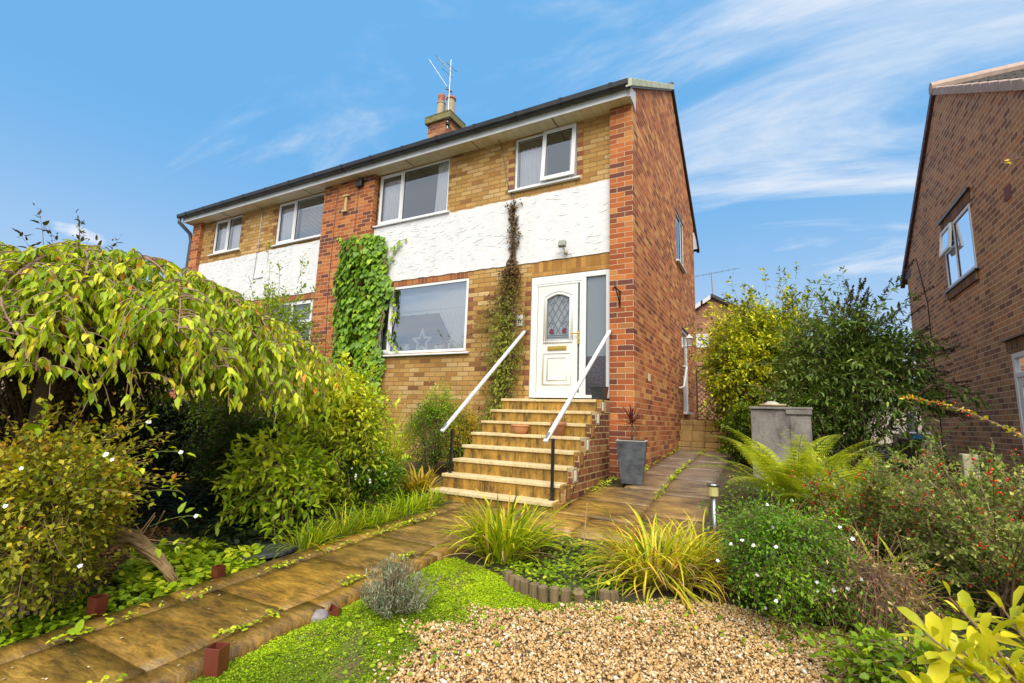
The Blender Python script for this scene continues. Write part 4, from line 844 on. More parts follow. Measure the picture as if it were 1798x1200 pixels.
mb = MB(); yagi(mb, (-1.4,13.9,5.8), (.8,13.9,6.02), 9, .35); mb.build('boom', M_metal, t)

# ================================================================== side garden steps, trellis, bunker, fence
ss = thing('garden_steps', 'low sandstone block steps closing the far end of the side path', 'steps', (.5, 3.9, -.89))
for k, (zf, y_) in enumerate(((-.735,3.45),(-.515,3.62),(-.285,3.79))):
    zl = (-.95,-.735,-.515)[k]; rows = 2 if k != 1 else 1; mb = MB()
    nb_ = 4; xs_ = np.linspace(.005, 1.03, nb_+1) + (.0 if k % 2 else .0)
    for a, b in zip(xs_[:-1], xs_[1:]):
        o_ = rng.normal(0, .006, 2); h = (zf-zl)/rows
        for r_ in range(rows): mb.box(a+.003, b-.003, y_+rng.normal(0,.005), y_+.6, zl+h*r_+.002, zl+h*(r_+1)-.002+rng.normal(0,.002))
    mb.build('block_course', M_block, ss, bevel=.008)
mb = MB(); mb.box(.005,1.03,4.39,5.6,-.95,-.29); mb.build('landing', M_block, ss)
tr = thing('trellis', 'dark diamond trellis panel at the end of the side path', 'trellis', (.45,4.9,-.3))
mb = MB(); mb.frame(.20,.66,-.28,1.0,.03,4.88,4.92); mb.build('frame', M_bark, tr)
mb = MB()
for k in np.arange(-1.4, 2.2, .115):
    for s in (1,-1):
        a, b = None, None; pts = []
        for u in np.linspace(.23,.63,30):
            z = k + s*(u-.43)*1.0
            if -.25 < z < .97: pts.append((u, z))
        if len(pts) > 2: mb.tube([(pts[0][0],4.9+.006*s,pts[0][1]),(pts[-1][0],4.9+.006*s,pts[-1][1])], .007, 4)
mb.build('lattice', M_bark, tr)
bk = thing('concrete_bunker', 'grey weathered concrete coal bunker behind the fern', 'bunker', (1.9,.95,-1.2))
t_ = NT('weathered_concrete'); n1 = t_.noise(3, 6, .65, t_.mapv(t_.pos(), (1.5,1,.7))); n2 = t_.noise(40, 5, .6)
t_.base(t_.mix(.6, t_.ramp(n1, [(.28,(.06,.05,.048)),(.45,(.17,.148,.135)),(.62,(.25,.225,.20)),(.8,(.33,.30,.27))]), t_.ramp(n2, [(.3,(.6,.6,.6)),(.7,(1.2,1.2,1.2))]), 'MULTIPLY')); t_.rough(.9); t_.bump(n2, .5, .008)
mb = MB(); mb.box(1.50,2.26,.72,1.55,-1.4,-.135); mb.build('body', t_.m, bk, bevel=.015)
mb = MB(); mb.box(1.95,2.275,.69,.74,-.20,-.135); mb.box(2.0,2.24,.705,.719,-.85,-.23); mb.build('hatch', t_.m, bk, bevel=.008)
mb = MB(); mb.box(1.485,2.285,.685,1.58,-.134,-.098); mb.build('lid', t_.m, bk, bevel=.01)
dish = thing('stone_dish', 'shallow pale stone dish resting on top of the concrete bunker', 'dish', (1.79,.95,-.097))
MB().lathe((1.79,.95,-.096), [(.10,0),(.17,.02),(.185,.045),(.17,.045),(.10,.028),(0,.025)], 22).build('bowl', vmat('pale_sandstone', (.48,.38,.20), (.58,.50,.34), 12, .85, .4), dish, smooth=True)
MB().lathe((1.78,.99,-.072), [(.11,0),(.10,.035),(.05,.065),(0,.07)], 14).build('water', vmat('mossy_stone', (.30,.30,.22), (.5,.5,.46), 20, .6), dish, smooth=True)
# boundary fence
fn = thing('boundary_fence', 'dark red timber fence panels between square concrete posts', 'fence', (3.75, 1.5, -1.3))
M_redwood = vmat('red_stained_timber', (.085,.018,.012), (.15,.035,.022), 9, .6, .3, stretch=(3,3,.4)); M_cpost = vmat('mossy_concrete_post', (.26,.24,.13), (.42,.38,.26), 10, .9, .5)
for y_, zt in ((2.05,-.50),(.25,-.62),(3.9,-.42),(-1.6,-.9)): MB().box(3.69,3.83,y_-.07,y_+.07,-1.75,zt).build('post', M_cpost, fn, bevel=.012)
for ya, yb_, zt in ((2.13,3.82,-.53),(.33,1.97,-.76),(-1.52,.17,-.92)):
    mb = MB(); n = 11
    for k in range(n): a = ya+(yb_-ya)*k/n; mb.box(3.745+.006*(k%2), 3.765+.006*(k%2), a, a+(yb_-ya)/n-.008, -1.6, zt)
    mb.box(3.735,3.79,ya,yb_,zt,zt+.025); mb.build('fence_panel', M_redwood, fn)
# washing behind the fence
wl_ = thing('washing_line', 'pale rotary washing line arm with pegs beyond the red fence', 'washing line', (4.2,5.6,-.9))
MB().tube([(4.0,7.3,.22),(4.26,4.9,.02)], .008, 5).tube([(3.9,7.3,.10),(4.2,4.9,-.05)], .005, 4).build('line', M_white, wl_)
MB().tube([(4.24,4.95,-1.0),(4.24,4.95,.06)], .02, 8).build('pole', M_white, wl_)
mb = MB()
for f in (.12,.2,.33,.6,.8): y_ = 4.9+2.4*f; mb.box(4.255-.26*f-.012,4.255-.26*f+.012,y_-.008,y_+.008,.0+.2*f-.04,.02+.2*f+.03)
mb.build('peg', vmat('pink_peg', (.62,.20,.36), (.7,.3,.45), 20, .5), wl_)
M_trous = vmat('grey_cloth', (.16,.17,.175), (.26,.27,.275), 9, .95, .3)
tr_ = thing('hanging_trousers', 'grey trousers pegged to the washing line behind the fence post', 'trousers', (4.2,5.2,-.6))
for a, b in ((5.02,5.18),(5.21,5.38)):
    mb = MB(); mb.prism([(4.22,a,.0),(4.20,b,.0),(4.20,b+.03,-.52),(4.22,a-.02,-.55)], (-.025,0,0), (.025,0,0)); mb.build('leg', M_trous, tr_, bevel=.02)
cb = tag(MB().box(4.05,4.4,4.75,5.35,-.82,-.42).build('storage_crate', vmat('blue_plastic', (.02,.16,.42), (.03,.22,.52), 6, .35), None, .02), 'bright blue plastic crate below the hanging grey trousers', 'crate')
MB().box(4.03,4.42,4.73,5.37,-.418,-.39).build('lid', vmat('white_lid', (.6,.62,.64), (.7,.72,.74), 6, .4), cb, .008)
gar = thing('pale_garage', 'pale rendered garage wall glimpsed between buddleia and brown house', 'garage', (4.4, 13, -.9))
MB().box(2.6,6.6,12.4,16,-1.2,.55).build('wall', vmat('pale_pink_render', (.60,.50,.42), (.70,.62,.55), 3, .85), gar)
MB().box(2.4,6.8,12.2,16.2,.552,.68).build('roof', M_fascia, gar)
# far left: pale rendered wall beyond the hedge
wl2 = thing('garden_wall', 'pale sandy rendered wall beyond the dark hedge', 'wall', (-14, 0, -1.5))
MB().box(-15.2,-15.0,-9,4,-2.2,.78).build('wall_face', vmat('sandy_render', (.50,.38,.23), (.60,.48,.32), 1.5, .9), wl2)
MB().box(-15.3,-14.9,-9.1,4.1,.782,.86).build('coping', M_tread, wl2)

# ================================================================== small garden objects
# log roll edging
lg = thing('log_edging', 'short curved row of upright half round logs edging the planted bed', 'edging', (.5,-4.15,-1.57))
M_log = vmat('weathered_log', (.09,.06,.028), (.24,.17,.085), 12, .85, .5, stretch=(2,2,.35)); M_logend = vmat('log_end', (.16,.13,.085), (.28,.23,.15), 20, .9, .4)
arc = [(.10,-4.06),(.165,-4.115),(.23,-4.155),(.30,-4.185),(.37,-4.20),(.44,-4.205),(.515,-4.195),(.585,-4.175),(.665,-4.13),(.795,-4.03),(.845,-3.985)]
for k, (x, y) in enumerate(arc):
    h = (.10,.105,.105,.11,.105,.105,.105,.11,.10,.085,.08)[k]*rng.uniform(.95,1.06); z0 = G(y)-.10; r_ = .033*rng.uniform(.92,1.06)
    tilt = rng.normal(0,.05,2) if k != 8 else np.array((.02,-.38)); top = (x+tilt[0]*h, y+tilt[1]*h, z0+.03+h)
    mb = MB(); mb.tube([(x,y,z0-.02),(x+tilt[0]*h*.5,y+tilt[1]*h*.5,z0+.03+h*.5),(x+tilt[0]*h*.95,y+tilt[1]*h*.95,z0+.03+h*.97),top], [r_,r_*1.02,r_,r_*.86], 12); lo_ = mb.build('log', M_log, lg, smooth=False)
# brown square tubes
def tube_pot(x, y, h, s, ang, label, tilt=(0,0), broken=False):
    z = G(y)-.08 if x > -.62 and x < .5 else G(y)-.02; mb = MB(); v, f_ = [], []
    for hh, ss_ in ((0,s),(h,s*1.06),(h,s*.9),(.02,s*.86)):
        for sx, sy in ((-1,-1),(1,-1),(1,1),(-1,1)):
            dz = 0
            if broken and hh == h and sx*sy > 0: dz = -.035
            ca, sa_ = math.cos(ang), math.sin(ang); v.append((x+ss_*(sx*ca-sy*sa_)+tilt[0]*hh, y+ss_*(sx*sa_+sy*ca)+tilt[1]*hh, z+hh+dz))
    f_ = [(r_*4+k, r_*4+(k+1)%4, r_*4+4+(k+1)%4, r_*4+4+k) for r_ in range(3) for k in range(4)] + [(12,13,14,15)]
    return tag(mb.add(v, f_).build('square_pipe', M_browntube, None, .002), label, 'pipe')
sp_ = tube_pot(-.545,-5.735,.15,.036,.35, 'short brown square pipe stub standing open in the bright moss', (-.15,.05))
MB().quad((-.565,-5.775,G(-5.74)-.073),(-.525,-5.762,G(-5.74)-.073),(-.526,-5.762,G(-5.74)-.06),(-.566,-5.775,G(-5.74)-.06)).build('sticker', M_white, sp_)
tube_pot(-1.70,-5.75,.105,.034,.2, 'dark red square pipe stub under the orange flowered bush', (.1,0))
tube_pot(-1.66,-5.07,.085,.03,.1, 'small red square pipe stub in the leafy ground cover by the path')
tube_pot(-.56,-5.02,.085,.033,.5, 'broken brown square pipe stub beside the grey lavender', (0,0), True)
mb = MB(); mb.lathe((-.60,-5.10,G(-5.1)-.08), [(.02,0),(.055,.015),(.06,.05),(.035,.075),(0,.08)], 7); tag(mb.build('rock', vmat('grey_rock', (.14,.12,.12), (.30,.27,.27), 25, .9, .6), None, .01), 'small rough grey stone at the path edge near lavender', 'stone')
# slate slab on the left bed
mb = MB(); pl_ = [(-2.02,-4.72),(-1.80,-4.80),(-1.665,-4.55),(-1.70,-4.38),(-1.88,-4.36),(-2.06,-4.52)]
mb.prism([(x,y,G(y)+.012+.02*(x+2)) for x, y in pl_], (0,0,-.03), (0,0,0)); ts_ = NT('wet_slate'); n1 = ts_.noise(9, 6, .65, ts_.mapv(ts_.pos(), (1,3,1))); ts_.base(ts_.ramp(n1, [(.3,(.02,.024,.022)),(.55,(.06,.072,.066)),(.8,(.13,.145,.13))])); ts_.rough(.28); ts_.bump(n1,.6,.01)
tag(mb.build('slate_slab', ts_.m, None, .004), 'dark wet slate slab lying beside the path under the shrub', 'slab')
# solar bollard light
lt = thing('bollard_light', 'slim stainless steel garden light post beside the strappy clump', 'light', (1.335,-2.78,-1.5))
MB().tube([(1.335,-2.78,-1.56),(1.335,-2.78,-.985)], .023, 18).build('post', M_steel, lt, smooth=True)
MB().lathe((1.335,-2.78,-.985), [(.026,0),(.040,.012),(.042,.085),(.03,.09)], 18).build('lamp_head', vmat('yellowed_lens', (.42,.36,.12), (.52,.47,.22), 10, .15), lt, smooth=False)
MB().lathe((1.335,-2.78,-.897), [(.047,0),(.049,.012),(.045,.02),(0,.022)], 18).build('cap', M_steel, lt)
# ================================================================== vegetation tools
def nrm(a): return a/np.maximum(np.linalg.norm(a, axis=-1, keepdims=True), 1e-9)
TPL = {
 'dia': (np.array([(0,0,0),(.42,.5,.10),(1,0,-.04),(.42,-.5,.10)]), [(0,3,2),(0,2,1)]),
 'oval': (np.array([(0,0,0),(.28,.46,.08),(.30,0,0),(.28,-.46,.08),(.70,.34,.03),(.70,0,-.07),(.70,-.34,.03),(1,0,-.2)]), [(0,2,1),(0,3,2),(1,2,5,4),(2,3,6,5),(4,5,7),(5,6,7)]),
 'round': (np.array([(0,0,0),(.15,.38,.05),(.55,.5,.04),(.9,.28,-.03),(1,0,-.08),(.9,-.28,-.03),(.55,-.5,.04),(.15,-.38,.05),(.5,0,-.03)]), [(0,8,2,1),(0,7,6,8),(8,4,3,2),(8,6,5,4)]),
 'ivy': (np.array([(0,0,0),(-.12,.34,.02),(.12,.52,-.02),(.42,.36,.05),(.62,.30,.0),(1,0,-.12),(.62,-.30,.0),(.42,-.36,.05),(.12,-.52,-.02),(-.12,-.34,.02),(.38,0,-.02)]), [(0,10,2,1),(10,4,3,2),(10,5,4),(10,6,5),(10,8,7,6),(0,9,8,10)]),
 'obov': (np.array([(0,0,0),(.3,.22,.05),(.3,0,0),(.3,-.22,.05),(.62,.46,.05),(.62,0,-.03),(.62,-.46,.05),(.88,.36,-.02),(.88,0,-.09),(.88,-.36,-.02),(1,0,-.15)]), [(0,2,1),(0,3,2),(1,2,5,4),(2,3,6,5),(4,5,8,7),(5,6,9,8),(7,8,10),(8,9,10)]),
 'blade': (np.array([(0,0,0),(.5,.5,0),(1,0,0),(.5,-.5,0)]), [(0,3,2,1)]),
}
def leaf_arrays(P, D, N, L, W, tint, kind):
    tv, tf = TPL[kind]; D = nrm(D); S = nrm(np.cross(N, D)); N2 = np.cross(D, S); n, m = len(P), len(tv)
    L = np.broadcast_to(L, n); W = np.broadcast_to(W, n)
    V = P[:,None] + D[:,None]*(tv[None,:,0,None]*L[:,None,None]) + S[:,None]*(tv[None,:,1,None]*W[:,None,None]) + N2[:,None]*(tv[None,:,2,None]*L[:,None,None]*.8)
    F = {}
    for f in tf: F.setdefault(len(f), []).append(f)
    base = (np.arange(n)*m)[:,None,None]
    Fo = [(np.array(v)[None]+base).reshape(-1, k) for k, v in F.items()]
    return V.reshape(-1,3), Fo, np.repeat(tint, m)
def leaves(name, mat, P, D, N, L, W, tint, kind, parent=None, smooth=False):
    V, F, T = leaf_arrays(P, D, N, L, W, np.clip(tint,0,1), kind); return np_mesh(name, V, F, mat, parent, T, smooth=smooth)
def tubes_np(name, mat, paths, radii, parent=None, n=4):
    """paths (k,m,3) and radii (k,m): many thin stems as one part"""
    k, m, _ = paths.shape; T = nrm(np.gradient(paths, axis=1)); ref = np.where(np.abs(T[...,2:3]) > .9, np.array([1.,0,0]), np.array([0,0,1.]))
    U = nrm(np.cross(T, ref)); Wv = np.cross(T, U); a = np.arange(n)*2*np.pi/n
    V = paths[:,:,None] + (U[:,:,None]*np.cos(a)[:,None] + Wv[:,:,None]*np.sin(a)[:,None])*radii[:,:,None,None]
    i = np.arange(k)[:,None,None]*m*n; j = np.arange(m-1)[None,:,None]*n; q = np.arange(n)[None,None,:]; q2 = (q+1) % n
    F = np.stack([i+j+q, i+j+q2, i+j+n+q2, i+j+n+q], -1).reshape(-1, 4)
    return np_mesh(name, V.reshape(-1,3), [F], mat, parent, smooth=True)
UP = np.array([0,0,1.])
def twig_leaves(r, A, B, C, npl, L, W, tbase, kind, spread=.9, upb=.35, droop=0., t0=.3, jit=.02, tvar=.16):
    """leaves along quadratic twigs A->B->C (k,3)"""
    k = len(A); t = np.sort(r.uniform(t0, 1, (k, npl)), 1); t[:, -1] = 1; t3 = t[...,None]
    P = (1-t3)**2*A[:,None] + 2*t3*(1-t3)*B[:,None] + t3**2*C[:,None]; T = nrm(2*(1-t3)*(B-A)[:,None] + 2*t3*(C-B)[:,None])
    az = np.arange(npl)*2.4 + r.uniform(0, 6.3, (k,1)) + r.normal(0,.3,(k,npl)); ref = np.where(np.abs(T[...,2:3]) > .85, np.array([1.,0,0]), UP)
    U = nrm(np.cross(T, ref)); Wv = np.cross(T, U); rad = U*np.cos(az)[...,None] + Wv*np.sin(az)[...,None]
    end = (t[...,None] > .93)
    D = nrm(T*np.where(end, 1.0, .55) + rad*np.where(end, .35, spread) + UP*(.15*upb-droop) + r.normal(0,.18,P.shape))
    N = nrm(UP*(.8+upb) + rad*.35 + r.normal(0,.35,P.shape)); P = P + r.normal(0, jit, P.shape)
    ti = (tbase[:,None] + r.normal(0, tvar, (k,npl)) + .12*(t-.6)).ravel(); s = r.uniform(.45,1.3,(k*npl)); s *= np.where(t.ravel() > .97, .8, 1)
    return P.reshape(-1,3), D.reshape(-1,3), N.reshape(-1,3), L*s, W*s*r.uniform(.85,1.15,k*npl), ti
def shrub(name, label, cat, base, rad, mats, seed, ntw=150, npl=12, L=.06, W=.03, kind='dia', group=None, stem_mat=None, zmin=.05, lean=(0,0,0), twl=.35, clump=9, upb=.35, droop=0., inner=.55, spread=.9, tshift=0., stems=40, lumpy=.3, fill=1.0, skirt=.75, dens=1.6, shoots=.16):
    ntw = int(ntw*dens)
    r = np.random.default_rng(seed); base = np.array(base, float); rx, ry, h = rad; t = thing(name, label, cat, base, group)
    d = nrm(r.normal(0,1,(ntw*3,3))); d[:,2] = np.abs(d[:,2])*1.0 - np.abs(d[:,2])*2*(r.random(len(d)) < .30*skirt) + r.uniform(-.25,.05,len(d)); d = nrm(d)[:ntw]
    cd = nrm(r.normal(0,1,(clump,3)) + np.array([0,0,.4])); dots = d@cd.T; ci = dots.argmax(1); f = 1 - lumpy + lumpy*1.25*np.clip((dots.max(1)-.5)/.5, 0, 1) + r.uniform(-.5,.12,ntw)*np.where(r.random(ntw)<.6, .35, 1)*1.0*inner
    f = np.clip(f, .25, 1.12); f = np.where(r.random(ntw) < shoots, f*r.uniform(1.12,1.42,ntw), f)
    c0 = base + np.array([0,0,h*.42]) + np.array(lean)*.5
    S = np.array([rx, ry, h*.58]); E_ = c0 + d*S*f[:,None] + np.array(lean)*.5*np.clip(d[:,2:3],0,1); E_[:,2] = np.maximum(E_[:,2], base[2]+zmin*r.uniform(.3,2,ntw))
    L_t = twl*r.uniform(.7,1.25,ntw); A = E_ - nrm(E_-c0 + UP*(-.25*h))*L_t[:,None] + r.normal(0,.03,E_.shape); B = (A+E_)/2 + UP*(.12*L_t)[:,None] + r.normal(0,.03,E_.shape)
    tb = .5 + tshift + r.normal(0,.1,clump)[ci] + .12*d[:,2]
    P, D, N, LL, WW, ti = twig_leaves(r, A, B, E_, npl, L, W, tb, kind, spread, upb, droop)
    nf = int(ntw*npl*.45*fill); q = r.integers(0, ntw, nf); ff = r.uniform(.45,.92,(nf,1))
    Pf = c0 + (E_[q]-c0)*ff + r.normal(0,.12,(nf,3))*np.array([rx,ry,h*.5]); a = r.uniform(0,6.3,nf); out = nrm(Pf-c0)
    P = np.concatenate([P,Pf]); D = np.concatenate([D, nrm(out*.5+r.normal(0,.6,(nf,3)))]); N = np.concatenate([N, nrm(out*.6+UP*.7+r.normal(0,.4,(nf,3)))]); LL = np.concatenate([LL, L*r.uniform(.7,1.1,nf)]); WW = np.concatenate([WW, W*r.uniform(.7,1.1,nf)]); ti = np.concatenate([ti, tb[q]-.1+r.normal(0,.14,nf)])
    keep = P[:,2] > base[2]+.01
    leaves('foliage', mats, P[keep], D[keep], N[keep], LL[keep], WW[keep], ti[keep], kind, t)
    m = 7; s = np.linspace(0,1,m)[None,:,None]; b0 = base + np.stack([r.normal(0,.05*rx+.01,ntw), r.normal(0,.05*ry+.01,ntw), np.full(ntw,-.02)], 1)
    k = min(stems, ntw); sel = r.choice(ntw, k, False); mid = b0[sel]*.45 + A[sel]*.55 + np.array([0,0,.1*h])
    p1 = (1-s)**2*b0[sel][:,None] + 2*s*(1-s)*mid[:,None] + s**2*A[sel][:,None]
    rad0 = np.linspace(.010,.004,m)[None]*np.full((k,1), max(.5, h)); tubes_np('stems', stem_mat or M_twig, p1, rad0, t)
    p2 = (1-s)**2*A[:,None] + 2*s*(1-s)*B[:,None] + s**2*E_[:,None]; tubes_np('twigs', stem_mat or M_twig, p2, np.repeat(np.linspace(.0035,.0012,m)[None], ntw, 0)*max(.6,min(1.2,L/.05)), t, 3)
    t['_ends'] = 0; del t['_ends']
    return t, E_, d
def blossoms(parent, P, N, size, seed, mat=None, petals=5, name='blossoms', centre=True):
    r = np.random.default_rng(seed); N = nrm(N); ref = np.where(np.abs(N[:,2:3])>.9, np.array([1.,0,0]), UP); U = nrm(np.cross(N, ref)); W = np.cross(N, U); n = len(P)
    PP, DD, NN, LL = [], [], [], []
    for k in range(petals):
        a = 2*np.pi*k/petals + r.uniform(0,.4,n); d = U*np.cos(a)[:,None] + W*np.sin(a)[:,None] + N*.25; PP.append(P); DD.append(d); NN.append(N); LL.append(size*r.uniform(.8,1.15,n))
    P_, D_, N_, L_ = map(np.concatenate, (PP, DD, NN, LL)); V, F, T = leaf_arrays(P_, D_, N_, L_, L_*.85, np.full(len(P_),.5), 'round'); return np_mesh(name, V, F, mat or M_petal, parent)
def balls(name, mat, P, rad, parent, seed=0):
    """little icosahedra"""
    f = (1+5**.5)/2; iv = nrm(np.array([(-1,f,0),(1,f,0),(-1,-f,0),(1,-f,0),(0,-1,f),(0,1,f),(0,-1,-f),(0,1,-f),(f,0,-1),(f,0,1),(-f,0,-1),(-f,0,1)], float))
    it = np.array([(0,11,5),(0,5,1),(0,1,7),(0,7,10),(0,10,11),(1,5,9),(5,11,4),(11,10,2),(10,7,6),(7,1,8),(3,9,4),(3,4,2),(3,2,6),(3,6,8),(3,8,9),(4,9,5),(2,4,11),(6,2,10),(8,6,7),(9,8,1)])
    V = P[:,None] + iv[None]*np.broadcast_to(rad, len(P))[:,None,None]; F = (it[None] + (np.arange(len(P))*12)[:,None,None]).reshape(-1,3); return np_mesh(name, V.reshape(-1,3), [F], mat, parent, smooth=True)
def blades(name, mat, B, az, el, L, W, droop, tint, parent=None, seg=8, fold=.25, r=None, twist=0):
    """long arching leaves; B (n,3), az/el start direction, droop = how far the tip turns down (radians)"""
    n = len(B); s = np.linspace(0, 1, seg+1); ang = el[:,None] - droop[:,None]*(s[None]**1.6); dl = L[:,None]/seg
    dh = np.cos(ang)*dl; dz = np.sin(ang)*dl; H = np.concatenate([np.zeros((n,1)), np.cumsum(dh[:,:-1],1)],1); Z = np.concatenate([np.zeros((n,1)), np.cumsum(dz[:,:-1],1)],1)
    a2 = az[:,None] + (twist*(s[None]**2) if np.isscalar(twist) else twist[:,None]*s[None]**2)
    C = np.stack([B[:,0:1]+H*np.cos(a2), B[:,1:2]+H*np.sin(a2), B[:,2:3]+Z], -1); side = np.stack([-np.sin(az), np.cos(az), np.zeros(n)], -1)[:,None]
    nv = np.stack([-np.sin(ang)*np.cos(a2), -np.sin(ang)*np.sin(a2), np.cos(ang)], -1); w = W[:,None]*(np.minimum(1, .35+s*3)*(1-s**3)**.8 + .02)[None]
    Lft = C + side*w[...,None]*.5 + nv*w[...,None]*fold; Rgt = C - side*w[...,None]*.5 + nv*w[...,None]*fold
    V = np.stack([Lft, C, Rgt], 2); m = (seg+1)*3; i = np.arange(n)[:,None,None]*m; j = np.arange(seg)[None,:,None]*3; q = np.arange(2)[None,None]
    F = np.stack([i+j+q, i+j+q+1, i+j+q+4, i+j+q+3], -1).reshape(-1,4)
    T = np.clip(np.repeat(tint, m) + np.tile(np.repeat(s**3*.25, 3), n), 0, 1)
    return np_mesh(name, V.reshape(-1,3), [F], mat, parent, T)

# leaf colours (dark -> light by the tint of each leaf)
LM_cherry = leaf_mat('cherry_leaf', [(0,(.035,.07,.008)),(.3,(.085,.15,.012)),(.6,(.16,.22,.02)),(.82,(.26,.29,.035)),(.93,(.36,.30,.07)),(1,(.34,.14,.05))], .42, .38, k=(2.6,2.45,1.0))
LM_green = leaf_mat('mid_green_leaf', [(0,(.018,.04,.006)),(.4,(.05,.10,.010)),(.7,(.10,.165,.018)),(1,(.19,.23,.035))], .42, .3, k=(3.6,3.0,1.1))
LM_dark = leaf_mat('dark_green_leaf', [(0,(.010,.022,.005)),(.5,(.026,.055,.010)),(.85,(.06,.10,.018)),(1,(.12,.15,.03))], .4, .2, k=(2.2,2.2,1.1))
LM_hedge = leaf_mat('hedge_leaf', [(0,(.006,.012,.004)),(.6,(.012,.024,.006)),(1,(.024,.04,.008))], .6, .12)  # near-black leaf colour carries part of the shade under the weeping crown
LM_ivy = leaf_mat('ivy_leaf', [(0,(.022,.055,.008)),(.4,(.05,.115,.012)),(.75,(.095,.18,.02)),(1,(.19,.25,.035))], .38, .22, k=(2.6,2.3,.9))
LM_poten = leaf_mat('potentilla_leaf', [(0,(.03,.05,.008)),(.35,(.09,.12,.014)),(.62,(.19,.20,.025)),(.85,(.30,.21,.035)),(1,(.34,.14,.03))], .55, .35, k=(2.5,2.2,1.1))
LM_vine = leaf_mat('climber_leaf', [(0,(.04,.025,.012)),(.3,(.09,.05,.022)),(.5,(.09,.085,.02)),(.75,(.09,.125,.018)),(1,(.17,.18,.03))], .55, .25, k=(1.8,1.7,1.0))
LM_strap = leaf_mat('strap_leaf', [(0,(.05,.09,.008)),(.35,(.13,.19,.012)),(.65,(.28,.30,.025)),(.85,(.42,.36,.05)),(1,(.36,.22,.07))], .45, .35, k=(2.0,1.9,.9))
LM_dry = leaf_mat('dry_strap_leaf', [(0,(.10,.055,.025)),(.5,(.24,.15,.07)),(1,(.40,.30,.15))], .7, .3, k=(1.4,1.3,1.2))
LM_fern = leaf_mat('fern_frond', [(0,(.05,.085,.010)),(.4,(.14,.19,.018)),(.75,(.26,.29,.035)),(1,(.38,.37,.08))], .55, .4, k=(2.3,2.15,.9))
LM_holly = leaf_mat('variegated_leaf', [(0,(.016,.035,.006)),(.35,(.05,.085,.010)),(.55,(.13,.15,.016)),(.75,(.33,.31,.03)),(1,(.52,.45,.09))], .32, .25, k=(2.3,2.4,.9))
LM_budd = leaf_mat('buddleia_leaf', [(0,(.016,.028,.008)),(.45,(.045,.075,.018)),(.8,(.10,.135,.04)),(1,(.26,.28,.14))], .5, .25, k=(1.7,1.9,1.0))
LM_coton = leaf_mat('cotoneaster_leaf', [(0,(.03,.05,.018)),(.4,(.075,.105,.04)),(.7,(.15,.175,.08)),(1,(.32,.33,.20))], .5, .25, k=(2.1,2.15,.9))
LM_euon = leaf_mat('yellow_leaf', [(0,(.16,.20,.015)),(.4,(.36,.38,.02)),(.8,(.55,.50,.03)),(1,(.62,.56,.08))], .35, .35, k=(1.25,1.25,1))
LM_laven = leaf_mat('lavender_leaf', [(0,(.08,.11,.06)),(.5,(.20,.25,.16)),(1,(.36,.40,.30))], .8, .15, k=(1.35,1.3,1.25))
LM_white = leaf_mat('small_shiny_leaf', [(0,(.014,.035,.006)),(.4,(.045,.10,.012)),(.75,(.10,.165,.018)),(1,(.22,.25,.03))], .4, .25, k=(2.5,2.5,.95))
LM_purple = leaf_mat('purple_leaf', [(0,(.03,.018,.014)),(.5,(.07,.045,.025)),(.8,(.09,.08,.03)),(1,(.14,.14,.04))], .5, .25, k=(1.3,1.3,1.1))
LM_moss = leaf_mat('moss_leaf', [(0,(.05,.09,.004)),(.35,(.13,.22,.006)),(.7,(.23,.34,.010)),(1,(.36,.42,.03))], .75, .3, k=(1.9,1.75,.8))
LM_red = leaf_mat('cordyline_leaf', [(0,(.05,.012,.014)),(.5,(.11,.025,.022)),(1,(.22,.09,.06))], .4, .25)
LM_yellowplant = leaf_mat('golden_leaf', [(0,(.16,.15,.015)),(.5,(.36,.28,.02)),(1,(.50,.30,.06))], .5, .35, k=(1.4,1.4,1.1))
LM_litter = leaf_mat('fallen_leaf', [(0,(.035,.018,.008)),(.5,(.11,.055,.022)),(.85,(.22,.13,.06)),(1,(.40,.30,.18))], .85, .05, k=(1.6,1.5,1.3))

